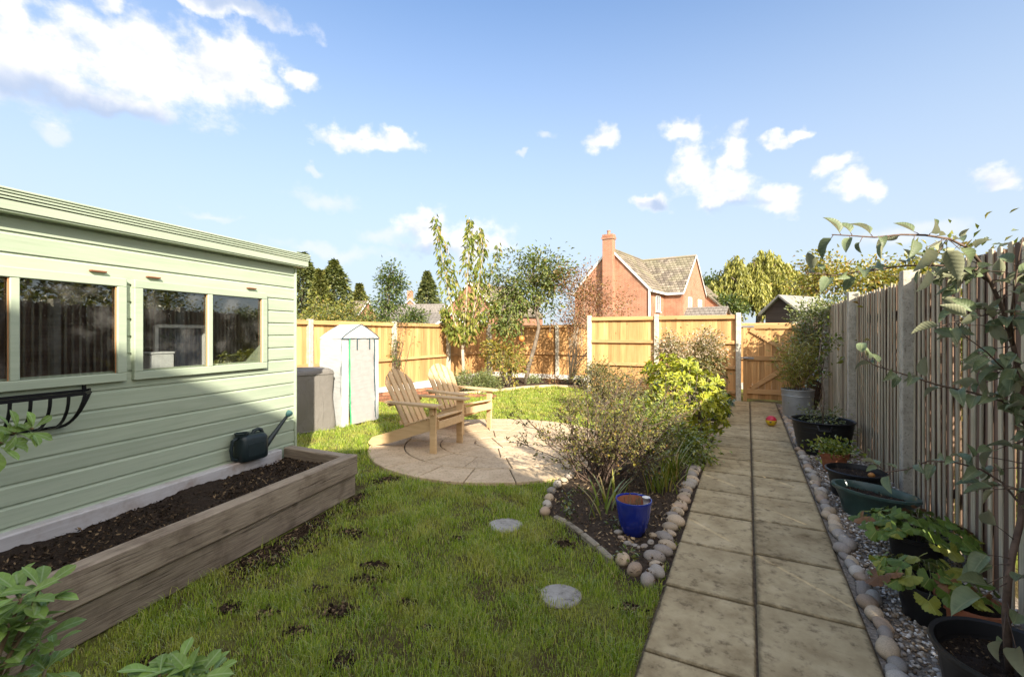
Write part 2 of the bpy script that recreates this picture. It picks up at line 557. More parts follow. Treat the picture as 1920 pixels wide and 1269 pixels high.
M['chip'] = leafmat('mulch_chips', [(0.0, (0.03, 0.02, 0.013)), (0.35, (0.07, 0.045, 0.028)), (0.7, (0.20, 0.135, 0.08)), (1.0, (0.46, 0.34, 0.19))], trans=0.0, rough=0.8, gloss=0.0)
M['farland'] = noisy('far_ground', [(0.3, (0.05, 0.075, 0.02)), (0.7, (0.11, 0.13, 0.045))], scale=0.3, bump=0, coord='pos', var=0)

# ------------------------------------------------------------------ ground
gm = MB().add([(-1500, -300, -0.02), (1500, -300, -0.02), (1500, 2500, -0.02), (-1500, 2500, -0.02)], [(0, 1, 2, 3)]).build('ground', M['farland'])
tag(gm, 'flat green ground stretching away beyond the garden', None, kind='structure')

# garden plan -------------------------------------------------------------
LAWN_MIX = None
SH_TH = R(17.1)
SD = Vector((math.sin(SH_TH), math.cos(SH_TH), 0)); SN = Vector((math.cos(SH_TH), -math.sin(SH_TH), 0))
SHED = Vector((-2.16, 4.50, 0))
PAT_C, PAT_R = (-0.20, 5.90), 1.60
K = Vector((-0.78, 15.1, 0))                       # corner of the garden, far left
UK, VK = to_uv(K)
U3 = 8.25                                          # distance of the gate fence along the path
# soil island beside the path
bed_poly = [pth(0.20, -0.49), pth(7.95, -0.49), pth(7.95, -1.9), pth(6.2, -2.05), pth(4.6, -1.95), pth(3.0, -1.85), gnd(1088, 884), gnd(1062, 902), gnd(1036, 922),
            gnd(1024, 945), gnd(1020, 966), gnd(1060, 985), gnd(1092, 1008), gnd(1124, 1035), gnd(1152, 1064), gnd(1185, 1090)]
bed_poly = [(p.x, p.y) for p in bed_poly]
# border under the far fences
border_edge = [gnd(820, 742), gnd(868, 739), gnd(930, 734), gnd(985, 727.5), gnd(1030, 725), gnd(1085, 727)]
border_poly = [(p.x, p.y) for p in border_edge] + [(pth(8.6, -3.4).x, pth(8.6, -3.4).y), (pth(10.55, -3.0).x, pth(10.55, -3.0).y), (K.x + .05, K.y - .1), (gnd(820, 742).x - 0.75, gnd(820, 742).y + .35)]
step_stones = [(gnd(948, 985), 0.125, 0.4), (gnd(1050, 1117), 0.115, 1.3)]
wall_a = gnd(700, 757); wall_b = gnd(824, 741)

# lawn soil sheet: earth and moss showing between the blades
def lawn_material():
    m, t, b = base_mat('lawn_earth', 0.95, 0.1)
    pos = t.new('ShaderNodeNewGeometry').outputs['Position']
    n1 = t.noise(pos, 2.2, 5, 0.6); n2 = t.noise(pos, 45, 6, 0.7)
    col = t.mix(t.smooth(n1, 0.42, 0.62), (0.12, 0.095, 0.04), (0.22, 0.25, 0.05))
    col = t.mix(t.smooth(n2, 0.4, 0.7), col, t.mix(1.0, col, (0.5, 0.45, 0.4), 'MULTIPLY'))
    t.link(col, b.inputs['Base Color'])
    t.link(t.bump(n2, 1.0, 0.02), b.inputs['Normal'])
    return m
lawn = MB().add([(-6, -1.2, -0.004), (6.5, -1.2, -0.004), (6.5, 16.5, -0.004), (-6, 16.5, -0.004)], [(0, 1, 2, 3)]).build('lawn', lawn_material())
tag(lawn, 'earth of the lawn between shed and path', None, kind='structure')

# ------------------------------------------------------------------ path of slabs
path = thing('path', 'slab path', None, C0, -TH)
tag(path, 'two slab wide buff stone path running to the gate', None, kind='structure')
U0, U1 = -2.126, U3 - 0.05
MB().box(((0.01), (U0 + U1) / 2, -0.009), (0.935, U1 - U0, 0.024)).build('path_bedding', M['joint'], path)
for col_i, (va, vb) in enumerate(((-0.452, -0.001), (0.003, 0.472))):
    u = U0 + (0.0 if col_i == 0 else 0.035)
    i = 0
    while u < U1 - 0.05:
        L = 0.60 if u + 0.6 < U1 else U1 - u
        w = vb - va
        me = MB().box((0, 0, -0.02), (w - 0.008, L - 0.018, 0.04), None, 0.007).mesh('slab', M['slab'])
        o = inst('slab', me, path, ((va + vb) / 2 + rng.normal(0, 0.0015), u + L / 2, 0.021 + rng.normal(0, 0.0016)),
                 (rng.normal(0, 0.003), rng.normal(0, 0.004), rng.normal(0, 0.0035)))
        u += L; i += 1

# ------------------------------------------------------------------ round patio
patio = thing('patio', 'round patio', None, (PAT_C[0], PAT_C[1], 0), 0)
tag(patio, 'round patio of wedge shaped buff pavers under the two chairs', None, kind='structure')
MB().lathe([(0.001, 0.012), (PAT_R - 0.03, 0.012), (PAT_R - 0.02, -0.02)], 56).build('patio_bedding', M['joint'], patio)
def ring(r0, r1, n, ph):
    for k in range(n):
        a0 = ph + 2 * math.pi * k / n; a1 = ph + 2 * math.pi * (k + 1) / n
        g0 = 0.006 / max(r0, .05); g1 = 0.006 / r1
        st = 4
        outer = [(r1 * (1 - 0.004) * math.cos(a), r1 * math.sin(a)) for a in np.linspace(a0 + g1, a1 - g1, st)]
        if r0 < 0.02:
            inner = [(0.012 * math.cos((a0 + a1) / 2), 0.012 * math.sin((a0 + a1) / 2))]
        else:
            inner = [((r0 + 0.011) * math.cos(a), (r0 + 0.011) * math.sin(a)) for a in np.linspace(a1 - g0, a0 + g0, st)]
        MB().prism(outer + inner, -0.01, 0.026 + rng.normal(0, 0.0015), 0.005).build('paver', M['paver'], patio)
ring(0.0, 0.28, 4, 0.3)
ring(0.28, 0.72, 8, 0.1)
ring(0.72, 1.16, 14, 0.4)
ring(1.16, 1.60, 20, 0.15)

# ------------------------------------------------------------------ soil of beds (uneven mounds)
def mound(name, poly, z0, h, mat, label, res=0.07, edge=0.14):
    xs = [p[0] for p in poly]; ys = [p[1] for p in poly]
    X, Y = np.meshgrid(np.arange(min(xs) - res, max(xs) + res, res), np.arange(min(ys) - res, max(ys) + res, res))
    dist = np.full(X.shape, 1e9)
    n = len(poly)
    for i in range(n):
        ax, ay = poly[i]; bx, by = poly[(i + 1) % n]
        t = np.clip(((X - ax) * (bx - ax) + (Y - ay) * (by - ay)) / max(1e-9, (bx - ax) ** 2 + (by - ay) ** 2), 0, 1)
        dist = np.minimum(dist, np.hypot(X - ax - t * (bx - ax), Y - ay - t * (by - ay)))
    ins = inpoly(X, Y, poly)
    sd = np.where(ins, dist, -dist)
    Zz = z0 + h * np.clip(sd / edge, -1.5, 1) + rng.normal(0, 0.006, X.shape) + 0.012 * np.sin(X * 7.1 + Y * 3.3) * np.sin(Y * 6.2)
    Zz = np.where(sd < -res * 1.2, -0.06, Zz)
    V = np.stack([X, Y, Zz], -1).reshape(-1, 3)
    ny, nx = X.shape
    ii = np.arange(ny * nx).reshape(ny, nx)
    F = np.stack([ii[:-1, :-1], ii[:-1, 1:], ii[1:, 1:], ii[1:, :-1]], -1).reshape(-1, 4)
    keep = (sd > -res * 2).reshape(-1)[F].all(1)
    o = link(bpy.data.objects.new(name, arr_mesh(name, V, F[keep], mat, True)))
    return tag(o, label, None, kind='structure')
mound('flower_bed', bed_poly, 0.012, 0.03, M['bedsoil'], 'dark soil of the flower bed between path and lawn')
mound('border_bed', border_poly, 0.012, 0.03, M['bedsoil'], 'soil border under the far corner fence', res=0.12)
def chips(name, label, poly, n, z, smin, smax, mat, parent=None):
    xs = [p[0] for p in poly]; ys = [p[1] for p in poly]
    P = rng.uniform([min(xs), min(ys)], [max(xs), max(ys)], (n * 3, 2))
    P = P[inpoly(P[:, 0], P[:, 1], poly)][:n]
    n = len(P)
    a = rng.uniform(0, 2 * np.pi, n); L = rng.uniform(smin, smax, n); w = L * rng.uniform(.25, .6, n)
    tl = rng.normal(0, .45, n)
    ex = np.stack([np.cos(a), np.sin(a), tl], 1); ey = np.stack([-np.sin(a), np.cos(a), rng.normal(0, .45, n)], 1)
    c = np.stack([P[:, 0], P[:, 1], z + rng.uniform(0.0, 0.015, n)], 1)
    V = np.stack([c - ex * L[:, None] / 2, c + ey * w[:, None] / 2, c + ex * L[:, None] / 2, c - ey * w[:, None] / 2], 1).reshape(-1, 3)
    F = np.arange(n * 4).reshape(-1, 4)
    o = link(bpy.data.objects.new(name, arr_mesh(name, V, F, mat)), parent)
    return tag(o, label, None, kind='stuff')
chips('mulch', 'bark chips and fallen leaves scattered on the flower bed', bed_poly, 15000, 0.047, 0.008, 0.034, M['chip'])

# ------------------------------------------------------------------ grass
def clearing(X, Y):
    """where the turf is worn to bare earth: 0 none .. 1 bare"""
    w = np.zeros(X.shape)
    for (x, y, rx, ry) in worn:
        w = np.maximum(w, np.clip(1.35 - np.hypot((X - x) / rx, (Y - y) / ry), 0, 1))
    return w
wpx = [(600, 960, .20, .34), (500, 1040, .20, .22), (660, 935, .18, .2), (560, 1000, .2, .25), (470, 1050, .12, .10), (650, 1000, .10, .09), (640, 1145, .07, .05), (560, 1185, .06, .04), (680, 1090, .08, .06), (640, 1240, .07, .05),
       (700, 1060, .07, .05), (1050, 1020, .08, .05), (720, 1065, .05, .04), (430, 1140, .06, .04), (590, 1105, .06, .04), (800, 1180, .05, .03), (860, 1010, .05, .04), (500, 1150, .05, .035), (760, 1130, .05, .03),
       (725, 900, .10, .10), (955, 905, .06, .04), (1180, 1140, .05, .04), (300, 1240, .06, .04)]
worn = [(*(gnd(x, y).xy), rx, ry) for x, y, rx, ry in wpx]
bed_front = [SHED + SN * 0.85 + SD * t for t in (-4.0, -0.20)]
def lawn_ok(X, Y, margin=0.0):
    u = (X - C0.x) * D2.x + (Y - C0.y) * D2.y
    v = (X - C0.x) * N2.x + (Y - C0.y) * N2.y
    ok = (v < -0.462 + rng.normal(0, .012, X.shape)) & (u < U3 - 0.2) | ((u >= U3 - .2) & (v < -3.5) & (u < UK))
    ok &= (v < -0.462)
    ok &= ~((u > U3 - .25) & (v > -3.45))
    ok &= ~inpoly(X, Y, bed_poly)
    ok &= ~inpoly(X, Y, border_poly)
    ok &= np.hypot(X - PAT_C[0], Y - PAT_C[1]) > PAT_R + rng.normal(0.0, .018, X.shape)
    s = (X - SHED.x) * SD.x + (Y - SHED.y) * SD.y
    q = (X - SHED.x) * SN.x + (Y - SHED.y) * SN.y
    ok &= ~((s < 0.02) & (q < 0.895)) 
    ok &= v > VK + 0.75
    for c, r, _ in step_stones:
        ok &= np.hypot(X - c.x, Y - c.y) > r * 0.88 + rng.normal(0, .016, X.shape)
    return ok
def blades(name, label, zones, mat, hmul=1.0):
    VS, FS, off = [], [], 0
    for (x0, x1, y0, y1, dens, hh, ww) in zones:
        n = int((x1 - x0) * (y1 - y0) * dens)
        P = rng.uniform([x0, y0], [x1, y1], (n, 2))
        ok = lawn_ok(P[:, 0], P[:, 1]) & (np.abs(P[:, 0]) < P[:, 1] * 1.16 + .3)
        P = P[ok]
        tuft = (np.sin(P[:, 0] * 9.1 + 1.3 * np.sin(P[:, 1] * 6.3)) * np.sin(P[:, 1] * 8.3 + np.sin(P[:, 0] * 5.1)) + np.sin(P[:, 0] * 23 + P[:, 1] * 11) * .5)
        keep = rng.uniform(0, 1, len(P)) > np.clip(clearing(P[:, 0], P[:, 1]), 0, .97)
        keep &= rng.uniform(0, 1, len(P)) < 0.78 + 0.26 * tuft
        tuft = tuft[keep]; P = P[keep]; n = len(P)
        h = hh * hmul * rng.uniform(.4, 1.2, n) * (1 + .5 * tuft)
        # longer unmown fringe beside edges
        s = (P[:, 0] - SHED.x) * SN.x + (P[:, 1] - SHED.y) * SN.y
        h *= np.where(s < 1.0, 1.25, 1.0)
        a = rng.uniform(0, 2 * np.pi, n)
        lean = rng.uniform(.15, 1.0, n) * h
        dx, dy = np.cos(a) * lean, np.sin(a) * lean
        wa = a + np.pi / 2 + rng.normal(0, .5, n)
        w = ww * rng.uniform(.6, 1.2, n)
        wx, wy = np.cos(wa) * w / 2, np.sin(wa) * w / 2
        z0 = np.full(n, -0.006)
        b0 = np.stack([P[:, 0] - wx, P[:, 1] - wy, z0], 1); b1 = np.stack([P[:, 0] + wx, P[:, 1] + wy, z0], 1)
        m0 = np.stack([P[:, 0] - wx * .8 + dx * .35, P[:, 1] - wy * .8 + dy * .35, h * .62], 1)
        m1 = np.stack([P[:, 0] + wx * .8 + dx * .35, P[:, 1] + wy * .8 + dy * .35, h * .62], 1)
        tp = np.stack([P[:, 0] + dx, P[:, 1] + dy, h * rng.uniform(.75, 1.0, n)], 1)
        V = np.stack([b0, b1, m1, m0, tp], 1).reshape(-1, 3)
        i = np.arange(n)[:, None] * 5 + off
        F = np.concatenate([i + np.array([[0, 1, 2]]), i + np.array([[0, 2, 3]]), i + np.array([[3, 2, 4]])], 0)
        VS.append(V); FS.append(F); off += n * 5
    o = link(bpy.data.objects.new(name, arr_mesh(name, np.concatenate(VS), np.concatenate(FS), mat)))
    return tag(o, label, None, kind='stuff')
M['grass'] = leafmat('grass_blades', [(0.0, (0.17, 0.25, 0.024)), (0.35, (0.28, 0.385, 0.042)), (0.7, (0.38, 0.47, 0.065)), (0.9, (0.52, 0.53, 0.12)), (1.0, (0.66, 0.55, 0.26))],
                     trans=0.42, rough=0.5, pos_scale=2.4, alt=(0.50, 0.45, 0.12), alt_amt=0.55)
blades('grass', 'short uneven turf of the lawn with worn patches', [
    (-3.2, 1.3, 1.35, 2.6, 17000, 0.036, 0.0036), (-2.6, 1.3, 2.6, 4.3, 11500, 0.036, 0.0042), (-4.0, 1.6, 4.3, 7.0, 5600, 0.036, 0.006),
    (-4.5, 3.0, 7.0, 10.5, 3000, 0.038, 0.009), (-4.0, 3.4, 10.5, 14.5, 1700, 0.042, 0.012)], M['grass'])

# stepping stones
def blob_mesh(name, rx, ry, rz, mat, seed, n=10, m=6, rough=0.12, flat=0.0):
    r = random.Random(seed)
    ph = [r.uniform(0, 6.28) for _ in range(6)]
    vs, fs = [], []
    for i in range(m + 1):
        th = math.pi * i / m
        for k in range(n):
            a = 2 * math.pi * k / n
            f = 1 + rough * (math.sin(2 * a + ph[0]) * math.sin(th) + .6 * math.sin(3 * a + ph[1] + th * 2) * math.sin(th) + .4 * math.cos(2 * th + ph[2]))
            z = math.cos(th)
            if flat: z = max(min(z, 1 - flat), -1 + flat)
            vs.append((rx * f * math.sin(th) * math.cos(a), ry * f * math.sin(th) * math.sin(a), rz * z))
    for i in range(m):
        for k in range(n):
            k2 = (k + 1) % n
            fs.append((i * n + k, (i + 1) * n + k, (i + 1) * n + k2, i * n + k2))
    b = MB(); b.add(vs, fs)
    return b.mesh(name, mat, True)
M['stepstone'] = noisy('stepping_stone', [(0.3, (0.20, 0.18, 0.15)), (0.55, (0.34, 0.32, 0.285)), (0.8, (0.44, 0.42, 0.38))], scale=9, detail=8, bump=0.5, bdist=0.01, fine=30)
for i, (c, r, ph) in enumerate(step_stones):
    k = 22
    poly = [(r * (1 + .05 * math.sin(3 * a + ph) + .03 * math.sin(5 * a)) * math.cos(a), r * (1 + .05 * math.sin(2 * a + ph)) * math.sin(a)) for a in np.linspace(0, 2 * math.pi, k, endpoint=False)]
    o = MB().prism(poly, -0.02, 0.009, 0.006).build('stepping_stone', M['stepstone'])
    o.location = c
    tag(o, ('round grey stepping stone in the turf, nearer the patio', 'round pale grey stepping stone in the turf, nearest the camera')[i], 'stone', 'stepping stones in the lawn')

# ------------------------------------------------------------------ gravel strip and edging pebbles
M['gravelbase'] = noisy('gravel_base', [(0.3, (0.13, 0.105, 0.08)), (0.6, (0.33, 0.28, 0.22)), (0.8, (0.52, 0.47, 0.40))], scale=60, detail=6, bump=1.0, bdist=0.02, coord='pos', var=0)
M['gravel'] = leafmat('gravel_stones', [(0.0, (0.18, 0.13, 0.085)), (0.3, (0.36, 0.27, 0.18)), (0.55, (0.56, 0.48, 0.38)), (0.75, (0.38, 0.36, 0.33)), (0.9, (0.80, 0.75, 0.67)), (1.0, (0.85, 0.82, 0.77))], trans=0.0, rough=0.6, gloss=0.05)
gs = [pth(-2.4, 0.478), pth(-2.4, 1.26), pth(U3, 1.26), pth(U3, 0.478)]
o = MB().add([(p.x, p.y, 0.004) for p in gs], [(0, 1, 2, 3)]).build('gravel_bed', M['gravelbase'])
tag(o, 'gravel strip between path and fence', None, kind='structure')
ico = bmesh.new(); bmesh.ops.create_icosphere(ico, subdivisions=1, radius=1.0)
IV = np.array([v.co[:] for v in ico.verts]); IF = np.array([[v.index for v in f.verts] for f in ico.faces]); ico.free()
def scatter_stones(name, label, U, V, z, s, mat, parent=None):
    n = len(U)
    P = np.array([pth(u, v) for u, v in zip(U, V)])
    P[:, 2] = z
    sc = np.stack([s * rng.uniform(.8, 1.4, n), s * rng.uniform(.7, 1.1, n), s * rng.uniform(.45, .8, n)], 1)
    a = rng.uniform(0, 6.283, n)
    T = IV[None] * (1 + rng.normal(0, .1, (n, len(IV), 1))) * sc[:, None, :]
    ca, sa = np.cos(a)[:, None], np.sin(a)[:, None]
    X = T[..., 0] * ca - T[..., 1] * sa; Y = T[..., 0] * sa + T[..., 1] * ca
    VV = np.stack([X, Y, T[..., 2]], -1) + P[:, None, :]
    FF = IF[None] + (np.arange(n) * len(IV))[:, None, None]
    o = link(bpy.data.objects.new(name, arr_mesh(name, VV.reshape(-1, 3), FF.reshape(-1, 3), mat, True)), parent)
    return tag(o, label, None, kind='stuff')
ng = 15000
Ug = -1.2 + 9.2 * rng.uniform(0, 1, ng) ** 1.7
scatter_stones('gravel', 'mixed small gravel along the foot of the fence', Ug, rng.uniform(0.52, 1.2, ng), rng.uniform(0.006, 0.016, ng), np.where(Ug > 4, 0.013, 0.0095) * rng.uniform(.6, 1.4, ng), M['gravel'])
cob_cols = [(0.46, 0.37, 0.26), (0.37, 0.33, 0.28), (0.52, 0.41, 0.28), (0.32, 0.275, 0.23), (0.45, 0.335, 0.235), (0.46, 0.41, 0.34)]
cobm = [noisy('cobble_%d' % i, [(0.3, tuple(x * .75 for x in c)), (0.7, tuple(min(1, x * 1.2) for x in c))], scale=11, detail=7, bump=0.15, var=0.18, rough=0.7, fine=50) for i, c in enumerate(cob_cols)]
cob_me = [blob_mesh('cobble', 1, 1, 1, cobm[i % 6], 40 + i, 12, 7, 0.07) for i in range(12)]
edge_l = thing('cobble_edging', 'row of large rounded cobbles between flower bed and path', 'cobbles', pth(0, -0.53), 0, 'cobble edgings of the path')
edge_r = thing('cobble_edging', 'row of rounded grey and brown cobbles between path and gravel', 'cobbles', pth(0, 0.53), 0, 'cobble edgings of the path')
edge_p = thing('cobble_edging', 'short curved row of grey cobbles at the patio corner of the flower bed', 'cobbles', gnd(1025, 940), 0, 'cobble edgings of the path')
def cobble(par, p, L, w, h, rz):
    inst('cobble', cob_me[rng.integers(12)], par, (p.x - par.location.x, p.y - par.location.y, h * 0.42), (rng.normal(0, .12), rng.normal(0, .12), rz), (L / 2, w / 2, h / 2))
u = 0.30
while u < 7.6:
    s = rng.uniform(0.085, 0.125)
    cobble(edge_l, pth(u + s / 2, -0.53 + rng.normal(0, .014)), s * rng.uniform(1.05, 1.3), s * .95, s * rng.uniform(.62, .8), -TH + rng.normal(0, .35))
    u += s * 0.97
for x, y in ((1168, 1058), (1190, 1078), (1214, 1098), (1232, 1082)):
    cobble(edge_l, gnd(x, y), 0.11, 0.088, 0.08, rng.uniform(0, 3))
u = -1.6
while u < 7.4:
    s = rng.uniform(0.06, 0.105)
    cobble(edge_r, pth(u + s / 2, 0.535 + rng.normal(0, .014)), s * .95, rng.uniform(.11, .17), s * rng.uniform(.6, .85), -TH + rng.normal(0, .22))
    u += s * 0.97
for x, y in ((1022, 966), (1026, 953), (1030, 940), (1035, 927), (1045, 914), (1056, 908), (1068, 898), (1080, 890)):
    cobble(edge_p, gnd(x, y), 0.105, 0.085, 0.075, rng.uniform(0, 3))
M['edgestone'] = noisy('edge_stone', [(0.3, (0.20, 0.17, 0.12)), (0.7, (0.38, 0.33, 0.25))], scale=12, bump=0.4, fine=30)
kerb = thing('lawn_edging', 'low line of thin buff edging stones between turf and flower bed', 'edging', gnd(1080, 1000))
ptsk = [gnd(1040, 975), gnd(1062, 986), gnd(1092, 1008), gnd(1122, 1033), gnd(1148, 1058)]
for a, b in zip(ptsk[:-1], ptsk[1:]):
    a2 = a + (b - a) * .04 - kerb.location; b2 = b - (b - a) * .04 - kerb.location
    MB().bar(a2 + Vector((0, 0, .012)), b2 + Vector((0, 0, .012)), 0.045, 0.06, ch=.008).build('edging_stone', M['edgestone'], kerb)
bedge = thing('border_edging', 'curved line of pale buff edging bricks round the far lawn', 'edging', border_edge[2])
for a, b in zip(border_edge[:-1], border_edge[1:]):
    nseg = max(2, int((b - a).length / .24))
    for i in range(nseg):
        p, q = a.lerp(b, i / nseg), a.lerp(b, (i + .94) / nseg)
        MB().bar(p - bedge.location + Vector((0, 0, .02)), q - bedge.location + Vector((0, 0, .02)), 0.13, 0.07, ch=.008).build('edging_brick', M['paver'], bedge)

# ------------------------------------------------------------------ garden shed (local x = out of the face, y = along the face, corner at 0)
shed = thing('garden_shed', 'sage green shiplap shed with long windows on the left', 'shed', SHED, -SH_TH)
SL, SW, SHH, BP = 4.2, 1.9, 2.09, 0.116
W2 = (-1.478, -0.366); W1 = (-2.636, -1.524)
M['shed_in'] = wood('shed_inside', (0.10, 0.062, 0.035), (0.22, 0.14, 0.08), axis=1, fine=40, var=0.1)
def shiplap(y0, y1, z, h):
    t = 0.016
    prof = [(0, 0), (t, 0), (t + .001, h * .80), (t - .004, h * .845), (t - .010, h * .91), (t - .0115, h * .995), (0, h * .995)]
    vs = [(x, y, z + zz) for y in (y0, y1) for x, zz in prof]
    n = len(prof)
    fs = [(k, (k + 1) % n, n + (k + 1) % n, n + k) for k in range(n)] + [tuple(range(n))[::-1], tuple(range(n, 2 * n))]
    b = MB().add(vs, fs).build('board', M['sage'], shed)
    fixnormals(b.data)
    return b
z = 0.03
while z < SHH - 0.01:
    h = min(BP, SHH - z)
    if z + h > 1.2 and z < 1.74:
        segs = [(-SL, W1[0] + .03), (W1[1] - .03, W2[0] + .03), (W2[1] - .03, -0.012)]
    else:
        segs = [(-SL, -0.012)]
    for a, b in segs:
        shiplap(a, b, z, h)
    z += BP
# other walls, floor and the inside lining
MB().box((-SW, -SL / 2, SHH / 2 - .05), (.02, SL, SHH - .1)).build('back_wall', M['shed_in'], shed)
MB().box((-SW / 2, -0.006, SHH / 2 - .02), (SW - .03, .012, SHH - .08)).build('end_wall', M['sage'], shed)
MB().box((-SW / 2, -SL + 0.006, SHH / 2 - .02), (SW - .03, .012, SHH - .08)).build('end_wall', M['sage'], shed)
MB().box((-SW / 2, -SL / 2, .02), (SW - .05, SL - .05, .02)).build('floor', M['shed_in'], shed)
MB().box((0.014, 0.0, SHH / 2), (.034, .022, SHH - .02), None, .003).build('corner_trim', M['sage_frame'], shed)
# roof sloping back, with stepped fascia boards
rf = MB()
rf.add([(0.10, -SL - .1, 2.20), (0.10, .075, 2.20), (-SW - .1, .075, 1.98), (-SW - .1, -SL - .1, 1.98),
        (0.10, -SL - .1, 2.17), (0.10, .075, 2.17), (-SW - .1, .075, 1.95), (-SW - .1, -SL - .1, 1.95)],
       [(0, 1, 2, 3), (7, 6, 5, 4), (0, 4, 5, 1), (1, 5, 6, 2), (2, 6, 7, 3), (3, 7, 4, 0)])
roof = rf.build('roof', M['sage_frame'], shed)
for i, (x, za, zb) in enumerate(((0.104, 2.098, 2.150), (0.110, 2.154, 2.166), (0.114, 2.170, 2.182), (0.117, 2.186, 2.197), (0.120, 2.200, 2.212))):
    MB().box((x - 0.008, -SL / 2, (za + zb) / 2), (.016 + i * .004, SL + .17 + i * .004, zb - za), None, .002).build('fascia_board', M['sage_frame'], roof)
MB().box((0.05, -SL / 2, 2.095), (.09, SL + .14, .012)).build('soffit', M['sage_frame'], roof)
# windows
def glass_mat():
    m = bpy.data.materials.new('window_glass'); m.use_nodes = True
    t = NT(m.node_tree); t.n.clear()
    tr = t.new('ShaderNodeBsdfTransparent'); tr.inputs[0].default_value = (.88, .89, .87, 1)
    gl = t.new('ShaderNodeBsdfGlossy'); gl.inputs['Roughness'].default_value = 0.012
    gl.inputs[0].default_value = (.95, .97, .95, 1)
    lw = t.new('ShaderNodeLayerWeight'); lw.inputs[0].default_value = 0.5
    mx = t.new('ShaderNodeMixShader')
    t.link(t.math('MULTIPLY_ADD', t.math('POWER', lw.outputs['Facing'], 3.0), .75, .10, clamp=True), mx.inputs[0])
    t.link(tr.outputs[0], mx.inputs[1]); t.link(gl.outputs[0], mx.inputs[2])
    # dust and dried splashes
    co = t.new('ShaderNodeTexCoord').outputs['Object']
    n1 = t.noise(co, 110, 3, .7); n2 = t.noise(co, 5, 4)
    df = t.new('ShaderNodeBsdfDiffuse'); df.inputs[0].default_value = (.45, .43, .40, 1)
    dust = t.math('ADD', t.math('MULTIPLY', t.smooth(n1, .64, .74), .5), t.math('MULTIPLY', t.smooth(n2, .45, .8), .10))
    mx2 = t.new('ShaderNodeMixShader'); t.link(dust, mx2.inputs[0])
    t.link(mx.outputs[0], mx2.inputs[1]); t.link(df.outputs[0], mx2.inputs[2])
    out = t.new('ShaderNodeOutputMaterial'); t.link(mx2.outputs[0], out.inputs[0])
    return m
M['glass'] = glass_mat()
M['rust'] = plain('rusty_hinge', (0.25, 0.10, 0.05), 0.8, 0.2, bump=.4)
M['bead'] = wood('glazing_bead', (0.38, 0.17, 0.07), (0.50, 0.26, 0.12), axis=2, fine=40, var=.05, knots=False)
Z0, Z1 = 1.120, 1.800
for (ya, yb) in (W1, W2):
    w = MB()
    fw = 0.056
    x = 0.030
    w.box((x, (ya + yb) / 2, Z0 + fw / 2), (.036, yb - ya, fw), None, .004)
    win = w.build('window', M['sage_frame'], shed)
    MB().box((x, (ya + yb) / 2, Z1 - fw / 2), (.036, yb - ya, fw), None, .004).build('frame_rail', M['sage_frame'], win)
    ym = (ya + yb) / 2
    for yc, ww in ((ya + fw / 2, fw), (yb - fw / 2, fw), (ym, .042)):
        MB().box((x + (.001 if ww == fw else -.002), yc, (Z0 + Z1) / 2), (.036, ww, Z1 - Z0 - 2 * fw + .0), None, .004).build('frame_post', M['sage_frame'], win)
    for a, b in ((ya + fw, ym - .021), (ym + .021, yb - fw)):
        MB().box((0.022, (a + b) / 2, (Z0 + Z1) / 2), (.004, b - a + .004, Z1 - Z0 - 2 * fw + .004)).build('pane', M['glass'], win)
        MB().box((0.034, b - .004, (Z0 + Z1) / 2), (.006, .004, Z1 - Z0 - 2 * fw - .002)).build('glazing_bead', M['bead'], win)
    for f in (.12, .86):
        MB().box((0.030, ya + (yb - ya) * f, Z1 + .030), (.022, .09, .010), None, .002).build('hinge', M['rust'], win)
# a dark roofing lining so that the inside is closed
MB().box((-SW / 2, -SL / 2, 1.93), (SW - .06, SL - .06, .012)).build('ceiling_lining', M['shed_in'], shed)
MB().box((-0.30, -SL / 2 + .05, 1.06), (.58, SL - .14, .025)).build('workbench', M['shed_in'], shed)

def shed_pt(y, x, z):
    return SHED + SD * y + SN * x + Vector((0, 0, z))
M['white'] = plain('white_plastic', (0.75, 0.75, 0.74), 0.5)
M['dark'] = plain('dark_panel', (0.03, 0.035, 0.05), 0.35)
o = thing('storage_box', 'small white box standing inside the shed window', 'box', shed_pt(-1.235, -.105, 1.0735), -SH_TH)
MB().box((0, 0, .105), (.14, .17, .21), None, .006).build('box_body', M['white'], o)
MB().box((0, 0, .219), (.148, .178, .016), None, .004).build('lid', M['white'], o)
o = thing('framed_panel', 'dark framed panel leaning inside the shed behind the window', 'frame', shed_pt(-.90, -.30, 1.0735), -SH_TH)
for a, b in (((0, -.2, .0), (0, -.2, .42)), ((0, .2, 0), (0, .2, .42)), ((0, -.2, .42), (0, .2, .42)), ((0, -.2, .012), (0, .2, .012))):
    MB().bar(a, b, .025, .025, up=(1, 0, 0)).build('frame_bar', M['white'], o)
MB().box((-.012, 0, .21), (.01, .37, .38)).build('panel', M['dark'], o)

# wall mounted iron hay rack
M['iron'] = plain('black_iron', (0.012, 0.012, 0.013), 0.45, 0.3)
rk0 = Vector((0.019, -1.72, 1.085))
rack = thing('wall_rack', 'black iron trough rack fixed below the shed window', 'rack', shed_pt(rk0.y, rk0.x, rk0.z), -SH_TH)
RL, RD, RH = 0.92, 0.19, 0.20
def dpath(n=10):
    return [(RD * math.sin(math.pi * t), -RL * t) for t in np.linspace(0, 1, n)]
def rim(z, sc=1.0):
    pts = [(0.004, 0, z)]
    for t in np.linspace(0.0, 1, 15):
        e = min(1, 6 * t, 6 * (1 - t))
        pts.append((RD * sc * math.sin(e * math.pi / 2) + .004, -RL * t, z))
    return pts
rb = MB()
P = rim(0)
for a, b in zip(P[:-1], P[1:]):
    if (Vector(b) - Vector(a)).length > 1e-4:
        rb.bar(Vector(a), Vector(b), .006, .020)
rb.build('rim', M['iron'], rack)
